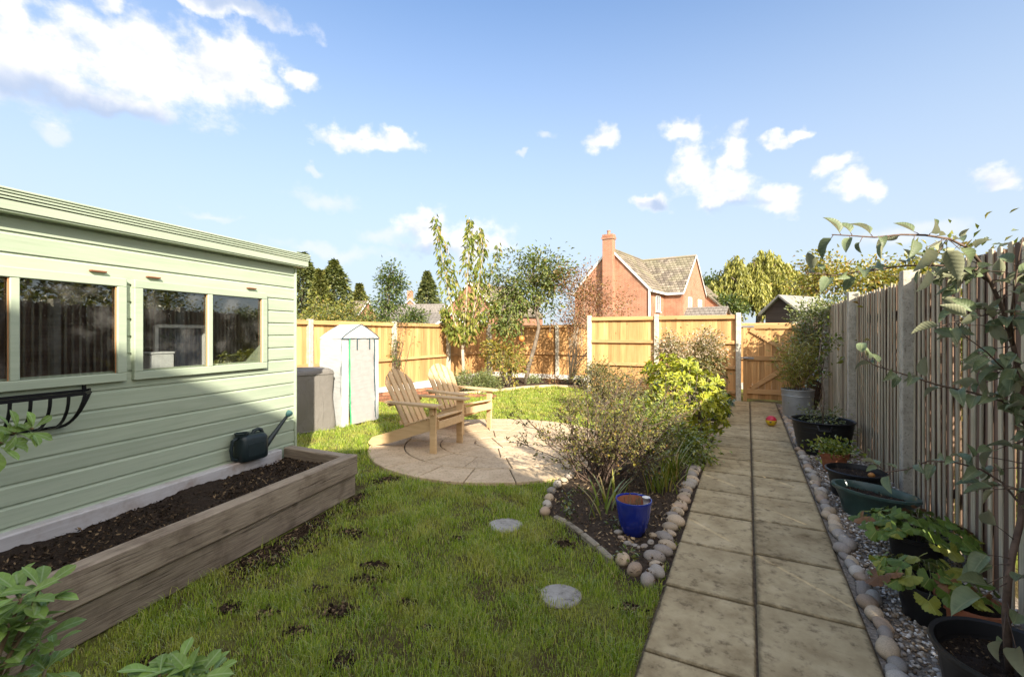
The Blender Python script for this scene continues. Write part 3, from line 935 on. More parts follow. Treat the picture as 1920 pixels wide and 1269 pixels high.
MB().bar((.004, 0, 0), (.004, -RL, 0), .005, .016).build('back_bar', M['iron'], rack)
MB().bar((.004, -.14, -RH), (.004, -RL + .14, -RH), .005, .014).build('bottom_bar', M['iron'], rack)
for k in range(11):
    t = .05 + .90 * k / 10
    e = min(1, 6 * t, 6 * (1 - t)); dd = RD * math.sin(e * math.pi / 2)
    yb_ = -RL * t + (-.12 if k == 0 else .12 if k == 10 else -.06 if k == 1 else .06 if k == 9 else 0)
    pts = [(dd + .004, -RL * t, 0)]
    for q in np.linspace(0.15, 1, 8):
        pts.append((.004 + dd * math.cos(q * math.pi / 2) ** .8, -RL * t + (yb_ + RL * t) * q, -RH * math.sin(q * math.pi / 2)))
    rr = MB()
    for a, b in zip(pts[:-1], pts[1:]):
        rr.bar(a, b, .015, .006, up=(1, 0, .3))
    rr.build('rib', M['iron'], rack)
for yy in (-.03, -RL + .03):
    MB().box((.004, yy, .03), (.006, .02, .09)).build('bracket', M['iron'], rack)

# ------------------------------------------------------------------ raised bed of sleepers
bed = thing('raised_bed', 'long raised bed of weathered timber sleepers beside the shed', 'raised bed', SHED + SN * 0.02 + SD * -0.10, -SH_TH)
# local: x out from shed, y along; far end near y=0
BW, BL, BT, BH = 0.87, 3.9, 0.10, 0.364
for nm, zc, hh in (('sleeper', BH * .76, BH * .48), ('sleeper', BH * .255, BH * .50)):
    dz = 0.0 if zc > .2 else -0.022
    MB().box((BW - BT / 2 + dz, -BL / 2 - .105, zc), (BT, BL, hh), None, .008).build('sleeper', M['sleeper'], bed)
    e = MB().box((0, 0, zc), (BW - BT - .03, BT, hh - .006), None, .008).build('sleeper', M['sleeper_x'], bed)
    e.location = (BW / 2 - .02, -.105 - dz * .5, 0); e.rotation_euler = (0, 0, R(-9))
MB().box((BT / 2 - .005, -BL / 2 - .1, BH * .5), (BT - .02, BL - .1, BH - .008), None, .008).build('sleeper', M['sleeper_pale'], bed)
n1, n2 = 34, 150
xs = np.linspace(BT - .02, BW - BT + .01, n1); ys = np.linspace(-BL, -.05, n2)
XX, YY = np.meshgrid(xs, ys)
ZZ = 0.262 + rng.normal(0, .006, XX.shape) + .014 * np.sin(YY * 5 + XX * 3) + .010 * np.sin(YY * 13 + 2) * np.sin(XX * 11) + .012 * np.exp(-((XX - .12) / .12) ** 2)
ii = np.arange(n1 * n2).reshape(n2, n1)
F = np.stack([ii[:-1, :-1], ii[:-1, 1:], ii[1:, 1:], ii[1:, :-1]], -1).reshape(-1, 4)
link(bpy.data.objects.new('soil', arr_mesh('soil', np.stack([XX, YY, ZZ], -1).reshape(-1, 3), F, M['soil'], True)), bed)
M['compostchip'] = leafmat('compost_bits', [(0.0, (0.012, 0.009, 0.006)), (0.5, (0.035, 0.024, 0.016)), (0.85, (0.08, 0.055, 0.035)), (1.0, (0.26, 0.18, 0.10))], trans=0.0, rough=0.8, gloss=0.0)
cc = chips('compost_bits', 'loose dark compost crumbs in the raised bed', [(BT, -BL), (BW - BT, -BL), (BW - BT, -.12), (BT, -.12)], 9000, 0.268, 0.006, 0.030, M['compostchip'], bed)
# spilled soil on the turf
M['spill'] = M['soil']
sp = []
for (x, y, rx, ry) in worn[:5]:
    sp.append((x, y, rx, ry))
Pp = []
for (x, y, rx, ry) in worn:
    k = int(2600 * rx * ry / .02 * .2) + 40
    Pp.append(np.stack([rng.normal(x, rx * .55, k), rng.normal(y, ry * .55, k)], 1))
Pp = np.concatenate(Pp)
Pp = Pp[lawn_ok(Pp[:, 0], Pp[:, 1])]
n = len(Pp)
s = rng.uniform(.004, .013, n)
T = IV[None] * (1 + rng.normal(0, .2, (n, len(IV), 1))) * s[:, None, None] * np.array([1, 1, .7])
VV = T + np.stack([Pp[:, 0], Pp[:, 1], rng.uniform(0, .006, n)], 1)[:, None, :]
FF = IF[None] + (np.arange(n) * len(IV))[:, None, None]
o = link(bpy.data.objects.new('spilled_soil', arr_mesh('spilled_soil', VV.reshape(-1, 3), FF.reshape(-1, 3), M['compostchip'])))
tag(o, 'crumbs of dark soil spilled on the worn turf', None, kind='stuff')

# ------------------------------------------------------------------ fences
def feather_mesh(h, w=0.118):
    vs = [(0, 0, 0), (w, 0, 0), (w, .014, 0), (0, .005, 0), (0, 0, h), (w, 0, h), (w, .014, h), (0, .005, h)]
    fs = [(0, 3, 2, 1), (4, 5, 6, 7), (0, 1, 5, 4), (1, 2, 6, 5), (2, 3, 7, 6), (3, 0, 4, 7)]
    return MB().add(vs, fs).mesh('board', M['fence'])
def close_fence(name, label, origin, xdir, length, height, posts, rails, base, post_h=None, first=True, last=True, board_lo=0.03):
    """boards on the far side, rails and posts on the garden side (+y local)"""
    f = thing(name, label, 'fence', origin, math.atan2(xdir.y, xdir.x), 'close board fences of the garden')
    bm_ = feather_mesh(height - base - .06)
    x = 0.0
    while x < length - .02:
        inst('board', bm_, f, (x, -.030 + rng.normal(0, .001), base + rng.normal(0, .004)), (0, 0, -.075))
        x += 0.103
    for a, b in zip(posts[:-1], posts[1:]):
        lo, hi = a + .052, b - .052
        for z in rails:
            inst('rail', cbox('rail', (hi - lo, .045, .07), M['fence_rail'], .004), f, ((lo + hi) / 2, .012, z))
        inst('cap_rail', cbox('cap_rail', (hi - lo, .085, .085), M['fence_rail'], .005), f, ((lo + hi) / 2, -.002, height - .045))
        if base > .08:
            inst('gravel_board', cbox('gravel_board', (hi - lo, .05, base), M['gravelboard'], .004), f, ((lo + hi) / 2, -.002, base / 2))
    pm = MB().box((0, 0, (post_h or height + .02) / 2), (.10, .10, (post_h or height + .02)), None, .010).mesh('post', M['concrete'])
    for i, p in enumerate(posts):
        inst('post', pm, f, (p, 0.018, 0), (0, 0, rng.normal(0, .01)))
    return f
# left boundary from the far corner towards the house
v_l = to_uv(K)[1]
PL = [0.05, 2.30, 4.55, 6.95, 9.2]
close_fence('garden_fence', 'golden close board fence running along the left behind greenhouse and shed', K, -D2, 9.2, 1.69, PL, (0.80,), 0.16)
# far corner fence
k2 = K + N2 * 8.7
close_fence('garden_fence', 'far golden fence panels with pale gravel board behind the small trees', k2, -N2, 8.65, 1.69, [0.05, 2.1, 4.2, 6.25, 8.62], (0.80,), 0.16)
# gate fence
close_fence('garden_fence', 'golden close board fence between the grey gate post and the red shrub', pth(U3, -0.21), -N2, 3.25, 1.82, [0.0, 1.66, 3.23], (1.24, 0.71, 0.19), 0.05, post_h=1.86)

# gate
gate = thing('garden_gate', 'golden boarded wooden gate with diagonal braces at the end of the path', 'gate', pth(U3, -0.13), math.atan2(-N2.y, -N2.x) + math.pi)
# local x to the right along N2, local y away; the garden side is -y
GW, GH = 1.02, 1.60
gb = cbox('gate_board', (.115, .018, GH - .06), M['fence'], .003)
for k in range(9):
    inst('gate_board', gb, gate, (.115 + k * .117, .03 + rng.normal(0, .001), GH / 2 + .04))
for z, h in ((GH - .03, .10), (0.92, .095), (.23, .10)):
    inst('ledge', cbox('ledge', (GW - .02, .032, h), M['fence_rail'], .004), gate, (.57, .002, z))
MB().bar((.14, -.001, GH - .09), (.95, -.001, .97), .030, .09, up=(0, 0, 1), ch=.003).build('brace', M['fence_rail'], gate)
MB().bar((.16, -.001, .29), (.95, -.001, .87), .030, .09, up=(0, 0, 1), ch=.003).build('brace', M['fence_rail'], gate)
inst('gate_stile', cbox('gate_stile', (.075, .05, GH + .02), M['fence'], .004), gate, (.045, 0.005, GH / 2 + .03))
M['zinc'] = plain('zinc', (0.42, 0.42, 0.42), 0.4, 0.8, bump=.1)
for z in (.92, GH - .03):
    MB().box((.06, -.024, z), (.30, .008, .035), None, .002).build('hinge', M['zinc'], gate)
MB().tube([(.02, -.05, .92), (.10, -.05, .92)], .018, 10).build('latch', M['zinc'], gate)
post2 = MB().box((0, 0, .9), (.10, .10, 1.8), None, .01).build('gate_post', M['concrete'])
post2.location = pth(U3, 1.03); post2.rotation_euler = (0, 0, -TH)
tag(post2, 'concrete post on the latch side of the gate behind the bamboo', 'post')

# old paling fence on the right
VF = 1.20
pal = thing('paling_fence', 'tall weathered grey brown paling fence along the right of the path', 'fence', pth(-2.6, VF), math.atan2(D2.y, D2.x))
PH = 1.93
slat_f = [cbox('paling', (.041, .011, PH - .02 - .01 * k), M['pale'], .003) for k in range(3)]
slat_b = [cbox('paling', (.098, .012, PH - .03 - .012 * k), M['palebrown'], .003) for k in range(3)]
x = 0.0
PLN = 10.75
i = 0
while x < PLN:
    p = 0.112 + rng.normal(0, .004)
    k = int(rng.integers(3))
    inst('paling', slat_f[k], pal, (x + .03, .0145, (PH - .02 - .01 * k) / 2 + .005), (rng.normal(0, .004), rng.normal(0, .003), rng.normal(0, .06)), (rng.uniform(.8, 1.15), 1, 1))
    k = int(rng.integers(3))
    inst('paling', slat_b[k], pal, (x + .086 + rng.normal(0, .006), -.001 + rng.normal(0, .001), (PH - .03 - .012 * k) / 2 + .005), (rng.normal(0, .004), rng.normal(0, .003), rng.normal(0, .03)), (rng.uniform(.94, 1.06) if rng.uniform() > .02 else .82, 1, 1))
    x += p; i += 1
for z in (.35, 1.0, 1.62):
    MB().box((PLN / 2, -.028, z), (PLN, .034, .07)).build('rail', M['palebrown'], pal)
pp = MB().box((0, 0, 0.98), (.105, .115, 1.96), None, .005).mesh('post', M['concrete'])
ua = to_uv(gnd(1725, 949))[0]; ub = to_uv(gnd(1589, 833))[0]
for uu in (ua - 2.2, ua, ub, ub + 2.2):
    inst('post', pp, pal, (uu + 2.6, .032, 0))
    for q in (-.085, -.165, .085):
        inst('paling', slat_b[1], pal, (uu + 2.6 + q, -.0135, PH / 2 - .01))

# low brick planter wall by the greenhouse
M['brick'] = noisy('red_brick', [(0.3, (0.22, 0.085, 0.05)), (0.7, (0.40, 0.19, 0.11))], scale=9, bump=.5, var=.25, fine=40)
lw = thing('planter_wall', 'low brick planter wall with pale coping under the left fence', 'wall', wall_b, math.atan2((wall_a - wall_b).y, (wall_a - wall_b).x))
Lw = (wall_a - wall_b).length + .9
bk = cbox('brick', (.208, .10, .062), M['brick'], .004)
for c in range(3):
    xx = (c % 2) * .11
    while xx < Lw:
        inst('brick', bk, lw, (xx + .1, 0, .033 + c * .072), (0, 0, rng.normal(0, .01)))
        xx += .219
MB().box((Lw / 2, -.0, .11), (Lw, .08, .218)).build('mortar', M['joint'], lw)
MB().box((Lw / 2 + .02, 0, .242), (Lw + .04, .15, .045), None, .006).build('coping', M['gravelboard'], lw)
lw2 = thing('planter_wall', 'short row of brick edging behind the chairs', 'wall', wall_b + Vector((.06, -.03, 0)), math.atan2(N2.y, N2.x) + .15)
for k in range(6):
    inst('brick', bk, lw2, (.12 + k * .22, 0, .034))

# ------------------------------------------------------------------ houses beyond the fence
def brickwall_mat(name, c1, c2, mortar):
    m, t, b = base_mat(name, 0.9, 0.15)
    co = t.new('ShaderNodeTexCoord').outputs['Object']
    sp_ = t.new('ShaderNodeSeparateXYZ'); t.link(co, sp_.inputs[0])
    cb_ = t.new('ShaderNodeCombineXYZ')
    t.link(t.math('ADD', sp_.outputs[0], sp_.outputs[1]), cb_.inputs[0]); t.link(sp_.outputs[2], cb_.inputs[1])
    br = t.new('ShaderNodeTexBrick')
    t.link(cb_.outputs[0], br.inputs['Vector'])
    br.inputs['Scale'].default_value = 1.0
    br.inputs['Brick Width'].default_value = .225; br.inputs['Row Height'].default_value = .075
    br.inputs['Mortar Size'].default_value = .010
    br.inputs['Color1'].default_value = (*c1, 1); br.inputs['Color2'].default_value = (*c2, 1); br.inputs['Mortar'].default_value = (*mortar, 1)
    n = t.noise(co, 1.3, 5)
    col = t.mix(t.smooth(n, .4, .7), br.outputs['Color'], t.mix(1.0, br.outputs['Color'], (.75, .72, .7), 'MULTIPLY'))
    t.link(col, b.inputs['Base Color'])
    t.link(t.bump(br.outputs['Fac'], -.4, .01), b.inputs['Normal'])
    return m
M['hbrick'] = brickwall_mat('house_brick', (0.43, 0.165, 0.085), (0.34, 0.125, 0.065), (0.42, 0.33, 0.25))
M['hbrick2'] = brickwall_mat('chimney_brick', (0.42, 0.165, 0.085), (0.35, 0.13, 0.07), (0.40, 0.31, 0.24))
M['tile'] = leafmat('roof_tile', [(0.0, (0.13, 0.105, 0.082)), (0.5, (0.20, 0.165, 0.125)), (1.0, (0.30, 0.25, 0.19))], trans=0.0, rough=.6, gloss=.05, pos_scale=.7, alt=(0.24, 0.22, 0.13), alt_amt=.5)
M['tile_slate'] = noisy('slate_roof', [(0.3, (0.16, 0.14, 0.12)), (0.7, (0.26, 0.235, 0.205))], scale=3, detail=7, bump=.2, var=0)
M['trim'] = plain('white_trim', (0.72, 0.71, 0.68), .5)
M['hglass'] = plain('house_glass', (0.05, 0.065, 0.08), .08, spec=.9)
def tiled_slope(b, o, ex, ey, w_at, L, tw=0.30, th=0.345, lift=0.035, wmin=lambda t: 0.0):
    """courses of tiles: o = eave corner, ex along the eave, ey up the slope (unit), rows between wmin(t) and w_at(t)"""
    nrm = ex.cross(ey).normalized()
    if nrm.z < 0: nrm = -nrm
    rows = int(L / th)
    for r_ in range(rows + 1):
        t0, t1 = r_ * th, min((r_ + 1) * th, L)
        if t1 - t0 < .03: continue
        a0, a1 = wmin((t0 + t1) / 2), w_at((t0 + t1) / 2)
        x = a0 - ((r_ % 2) * tw / 2 if True else 0)
        while x < a1:
            xa, xb = max(x, a0), min(x + tw - .018, a1)
            if xb - xa > .03:
                j = random.uniform(-.006, .008)
                p0 = o + ex * xa + ey * t0 + nrm * (lift + .028 + j); p1 = o + ex * xb + ey * t0 + nrm * (lift + .028 + j)
                p2 = o + ex * xb + ey * (t1 + .02) + nrm * lift; p3 = o + ex * xa + ey * (t1 + .02) + nrm * lift
                q0 = o + ex * xa + ey * t0 + nrm * (lift - .01); q1 = o + ex * xb + ey * t0 + nrm * (lift - .01)
                pc = (p0 + p1) / 2 + nrm * .022
                b.add([p0, p1, p2, p3, q0, q1, pc], [(0, 6, 3), (6, 1, 2), (6, 2, 3), (4, 5, 1, 6, 0)])
            x += tw
def window_unit(par, c, ux, w, h, nrm, bars=1):
    uz = Vector((0, 0, 1))
    fr = MB()
    for a, b in ((-w / 2, None), (w / 2, None)):
        fr.bar(c + ux * a - uz * h / 2 + nrm * .02, c + ux * a + uz * h / 2 + nrm * .02, .07, .07, up=nrm)
    fr.bar(c - ux * w / 2 - uz * h / 2 + nrm * .02, c + ux * w / 2 - uz * h / 2 + nrm * .02, .07, .09, up=uz)
    fr.bar(c - ux * w / 2 + uz * h / 2 + nrm * .02, c + ux * w / 2 + uz * h / 2 + nrm * .02, .07, .07, up=uz)
    for k in range(bars):
        xx = -w / 2 + w * (k + 1) / (bars + 1)
        fr.bar(c + ux * xx - uz * h / 2 + nrm * .015, c + ux * xx + uz * h / 2 + nrm * .015, .05, .05, up=nrm)
    wi = fr.build('window', M['trim'], par)
    g = MB().bar(c - ux * w / 2 + nrm * .008, c + ux * w / 2 + nrm * .008, .012, h, up=uz).build('pane', M['hglass'], wi)
    MB().bar(c - ux * (w / 2 + .08) - uz * (h / 2 + .06) + nrm * .06, c + ux * (w / 2 + .08) - uz * (h / 2 + .06) + nrm * .06, .14, .06, up=uz).build('sill', M['trim'], wi)
    return wi
# main house: local frame with x = e2 (towards right front), y = e1 (along the ridge, receding)
hA = math.atan2(.819, .573) - math.pi / 2      # rotation so that local +Y = e1
house = thing('brick_house', 'red brick house with tall chimney and tiled cross wing beyond the gate fence', 'house', (7.12, 33.0, 0), hA)
HWd, EV, RG, HLn = 2.85, 4.53, 7.51, 12.0
WY, WHW, WX = 6.95, 3.6, 4.26
vs = [(-HWd, 0, 0), (HWd, 0, 0), (HWd, 0, EV), (0, 0, RG), (-HWd, 0, EV), (-HWd, HLn, 0), (HWd, HLn, 0), (HWd, HLn, EV), (0, HLn, RG), (-HWd, HLn, EV)]
fs = [(0, 1, 2, 3, 4), (9, 8, 7, 6, 5), (1, 6, 7, 2), (0, 4, 9, 5)]
MB().add(vs, fs).build('wall', M['hbrick'], house)
MB().add([(HWd - .5, WY - WHW, 0), (WX, WY - WHW, 0), (WX, WY + WHW, 0), (HWd - .5, WY + WHW, 0),
          (HWd - .5, WY - WHW, EV), (WX, WY - WHW, EV), (WX, WY + WHW, EV), (HWd - .5, WY + WHW, EV), (WX, WY, RG - .02)],
         [(0, 1, 5, 4), (1, 2, 6, 8, 5), (2, 3, 7, 6)]).build('wall', M['hbrick'], house)
sl = math.hypot(HWd + .2, (RG - EV) * (HWd + .2) / HWd)
zt = EV - .2 * (RG - EV) / HWd
ey = Vector((-HWd, 0, RG - EV)).normalized()
rfm = MB()
LS = math.hypot(HWd + .25, (RG - EV) / HWd * (HWd + .25))
o0 = Vector((HWd + .25, -.12, EV - .25 * (RG - EV) / HWd))
# main slope facing the camera side, cut at the valley with the wing
k_val = WHW / (RG - EV)
def wcut(t):
    z = o0.z + t * ey.z
    return max(0.3, WY - (RG - z) * k_val + .12 + .12) if z < RG else WY
tiled_slope(rfm, o0, Vector((0, 1, 0)), ey, wcut, LS)
def wlo(t):
    z = o0.z + t * ey.z
    return WY + (RG - z) * k_val + .12
tiled_slope(rfm, o0, Vector((0, 1, 0)), ey, lambda t: HLn + .2, LS, wmin=wlo)
# far slope (plain sheet, never seen from the garden)
o1 = Vector((-HWd - .25, -.12, o0.z))
roofm = rfm.build('roof', M['tile'], house)
roofm['kind'] = 'stuff'
MB().add([(0, -.12, RG + .03), (0, HLn + .2, RG + .03), (-HWd - .25, HLn + .2, o0.z + .03), (-HWd - .25, -.12, o0.z + .03)], [(0, 1, 2, 3)]).build('rear_slope', M['tile'], roofm)
MB().add([(0, -.12, RG + .0), (0, HLn + .2, RG + .0), (HWd + .25, HLn + .2, o0.z), (HWd + .25, -.12, o0.z)], [(3, 2, 1, 0)]).build('roof_felt', M['tile'], roofm)
# wing slopes
wm = MB()
eyw = Vector((0, WHW, RG - EV)).normalized()
LW = math.hypot(WHW + .22, (RG - EV) / WHW * (WHW + .22))
ow = Vector((WX + .12, WY - WHW - .22, EV - .22 * (RG - EV) / WHW))
def wwing(t):
    z = ow.z + t * eyw.z
    return WX + .12 - (HWd * (RG - z) / (RG - EV)) if z > EV else WX + .12 - HWd + .1
tiled_slope(wm, ow, Vector((-1, 0, 0)), eyw, wwing, LW)
wing = wm.build('wing_roof', M['tile'], house); wing['kind'] = 'stuff'
MB().add([(WX + .12, WY, RG + .02), (0, WY, RG + .02), (0, WY + WHW + .2, ow.z + .02), (WX + .12, WY + WHW + .2, ow.z + .02)], [(0, 1, 2, 3)]).build('rear_slope', M['tile'], wing)
MB().add([(WX + .12, WY, RG + .0), (0.4, WY, RG), (0.4, WY - WHW - .2, ow.z), (WX + .12, WY - WHW - .2, ow.z)], [(0, 1, 2, 3)]).build('roof_felt', M['tile'], wing)
for a, b in (((0, -.02, RG + .06), (0, HLn, RG + .06)),):
    MB().tube([a, b], .10, 8).build('ridge_tile', M['tile'], roofm)
MB().tube([(WX + .1, WY, RG + .06), (0.1, WY, RG + .06)], .10, 8).build('ridge_tile', M['tile'], wing)
for sx in (-1, 1):
    MB().bar((sx * (HWd + .22), -.10, o0.z + .02), (0, -.10, RG + .05), .04, .13, up=(0, 0, 1)).build('bargeboard', M['trim'], house)
    MB().bar((WX + .11, WY + sx * (WHW + .2), ow.z + .02), (WX + .11, WY, RG + .04), .04, .12, up=(0, 0, 1)).build('bargeboard', M['trim'], house)
MB().bar((HWd + .26, 0, EV - .22), (HWd + .26, WY - WHW - .2, EV - .22), .10, .14).build('gutter', M['trim'], house)
MB().bar((HWd + .3, WY - WHW - .22, EV - .22), (WX + .1, WY - WHW - .22, EV - .22), .10, .14).build('gutter', M['trim'], house)
MB().tube([(HWd + .03, -.06, 0), (HWd + .03, -.06, EV - .1)], .07, 6).build('downpipe', M['trim'], house)
window_unit(house, Vector((HWd + .01, 1.9, 3.55)), Vector((0, 1, 0)), .85, 1.1, Vector((1, 0, 0)))
window_unit(house, Vector((WX + .01, WY - 1.7, 3.5)), Vector((0, 1, 0)), .9, 1.25, Vector((1, 0, 0)))
window_unit(house, Vector((WX + .01, WY + 1.5, 3.5)), Vector((0, 1, 0)), 1.1, 1.25, Vector((1, 0, 0)), 2)
ch = MB()
ch.box((0, -.24, 4.1), (.76, .52, 8.2)).build('chimney', M['hbrick2'], house)
chi = [c for c in house.children if c.name.startswith('chimney')][0]
MB().box((0, -.24, 8.24), (.88, .64, .16)).build('corbel', M['hbrick2'], chi)
MB().box((0, -.24, 8.42), (.80, .56, .16)).build('corbel', M['hbrick2'], chi)
MB().lathe([(.13, 8.5), (.11, 8.72), (.14, 8.74), (.14, 8.80), (.09, 8.80)], 12, (0, -.24, 0)).build('chimney_pot', M['hbrick2'], chi)
# low garage by the wing
def gabled(name, label, loc, rz, w, L, ev, rg, wallm, roofmat, trim=True, cat='house', over=.2, tiles=False, group=None):
    h = thing(name, label, cat, loc, rz, group)
    MB().add([(-w, 0, 0), (w, 0, 0), (w, 0, ev), (0, 0, rg), (-w, 0, ev), (-w, L, 0), (w, L, 0), (w, L, ev), (0, L, rg), (-w, L, ev)],
             [(0, 1, 2, 3, 4), (9, 8, 7, 6, 5), (1, 6, 7, 2), (0, 4, 9, 5)]).build('wall', wallm, h)
    k = (rg - ev) / w
    ze = ev - over * k
    r_ = MB()
    for sx in (-1, 1):
        a = [(0, -over, rg + .04), (0, L + over, rg + .04), (sx * (w + over), L + over, ze + .04), (sx * (w + over), -over, ze + .04)]
        b2 = [(p[0], p[1], p[2] - .07) for p in a]
        r_.add(a + b2, [(0, 1, 2, 3), (7, 6, 5, 4), (0, 3, 7, 4), (3, 2, 6, 7), (2, 1, 5, 6)])
    ro = r_.build('roof', roofmat, h)
    if tiles:
        tmb = MB()
        for sx in (-1, 1):
            if sx > 0: tiled_slope(tmb, Vector((w + over, -over, ze)), Vector((0, 1, 0)), Vector((-w, 0, rg - ev)).normalized(), lambda t: L + 2 * over, math.hypot(w + over, (w + over) * k), .33, .4, .06)
            else: tiled_slope(tmb, Vector((-w - over, L + over, ze)), Vector((0, -1, 0)), Vector((w, 0, rg - ev)).normalized(), lambda t: L + 2 * over, math.hypot(w + over, (w + over) * k), .33, .4, .06)
        q = tmb.build('roof_tiles', roofmat, ro); q['kind'] = 'stuff'
    if trim:
        for sx in (-1, 1):
            MB().bar((sx * (w + over), -over - .02, ze), (0, -over - .02, rg), .04, .13, up=(0, 0, 1)).build('bargeboard', M['trim'], h)
    return h
p = Vector((17.6, 41.5, 0))
gabled('annexe', 'brick annexe with long sloping tiled roof right of the cross wing', (15.65, 39.96, 0), hA, 3.16, 6.0, 2.96, 6.0, M['hbrick'], M['tile'], tiles=True, trim=False, over=.15)
gabled('garage', 'low garage with grey roof in front of the cross wing', (12.75, 34.6, 0), hA + R(-90), 1.7, 3.2, 2.2, 3.3, M['hbrick'], M['tile_slate'], tiles=True, cat='garage', trim=False)
# distant houses on the left
h2 = gabled('distant_house', 'small distant brick gable house with white verges and chimney beside the far conifer', (-13.9, 62.0, 0), R(10), 3.6, 9, 2.6, 6.0, M['hbrick'], M['tile'], tiles=True, group='distant houses beyond the left fence')
MB().box((0, .5, 6.3), (.8, .8, 1.8)).build('chimney', M['hbrick2'], h2)
h3 = gabled('distant_house', 'small distant bungalow with brown roof behind the yellow hedge', (-16.0, 50.0, 0), R(70), 2.3, 5.5, 2.7, 4.9, M['hbrick'], M['tile'], tiles=True, group='distant houses beyond the left fence')
h4 = gabled('distant_house', 'distant brick house seen between the two small garden trees', (-3.9, 43.0, 0), R(-32), 3.4, 8, 3.2, 6.2, M['hbrick'], M['tile'], tiles=True, group='distant houses beyond the left fence')
window_unit(h4, Vector((1.6, -.01, 2.9)), Vector((1, 0, 0)), .7, .9, Vector((0, -1, 0)), 1)
h5 = gabled('outbuilding', 'low outbuilding with shallow grey roof beyond the left fence', (-4.6, 33.5, 0), R(62), 2.2, 6.0, 1.9, 2.9, M['hbrick'], M['tile_slate'], cat='outbuilding', tiles=True)
h6 = gabled('distant_house', 'distant brick house with grey roof behind the upright tree', (-8.2, 55.0, 0), R(80), 3.0, 7.5, 2.6, 4.9, M['hbrick'], M['tile_slate'], tiles=True, group='distant houses beyond the left fence')
M['darkwood'] = wood('dark_cladding', (0.05, 0.034, 0.028), (0.11, 0.078, 0.06), axis=0, fine=20, var=.1, knots=False)
M['felt'] = noisy('felt_roof', [(0.3, (0.17, 0.16, 0.145)), (0.7, (0.27, 0.255, 0.23))], scale=6, bump=.3)
gabled('timber_shed', 'dark timber shed with pale felt roof beyond the gate', (9.05, 15.3, 0), R(-62), .55, 2.2, 2.22, 2.68, M['darkwood'], M['felt'], trim=False, cat='shed', over=.16)

# the house behind the viewpoint: its roof shades the lawn and the lower shed wall
HB = R(13)
M['render'] = plain('cream_render', (.72, .66, .54), .9)
own = thing('chalet_bungalow', 'cream chalet bungalow standing behind the viewpoint with garden facing roof', 'house', (0, -1.9, 0), HB)
x0, x1, y1, ev, rg = -9.0, 2.75, -7.6, 2.55, 6.42
MB().add([(x0, 0, 0), (x1, 0, 0), (x1, y1, 0), (x0, y1, 0), (x0, 0, ev), (x1, 0, ev), (x1, y1, ev), (x0, y1, ev)],
         [(0, 1, 5, 4), (1, 2, 6, 5), (2, 3, 7, 6), (3, 0, 4, 7)]).build('wall', M['render'], own)
rx1 = 1.95; ym = y1 / 2
MB().add([(x0 - .3, .35, ev - .1), (x1 + .3, .35, ev - .1), (x1 + .3, y1 - .35, ev - .1), (x0 - .3, y1 - .35, ev - .1), (x0 + 2.5, ym, rg), (rx1, ym, rg)],
         [(0, 1, 5, 4), (1, 2, 5), (2, 3, 4, 5), (3, 0, 4), (3, 2, 1, 0)]).build('roof', M['tile'], own)
ow_ch = MB().box((2.05, ym, 6.25), (1.15, .6, 2.5)).build('chimney', M['render'], own)
MB().box((2.05, ym, 7.53), (1.23, .68, .10)).build('corbel', M['render'], ow_ch)
for xx, ww in ((-6, 1.6), (-2.6, 1.8)):
    window_unit(own, Vector((xx, .01, 1.5)), Vector((1, 0, 0)), ww, 1.2, Vector((0, 1, 0)), 2)
d = MB().box((.6, .02, 1.05), (.9, .05, 2.1), None, .01).build('door', M['trim'], own)
MB().tube([(.25, .06, 1.05), (.25, .09, 1.05), (.35, .09, 1.05)], .012, 8).build('handle', M['zinc'], d)

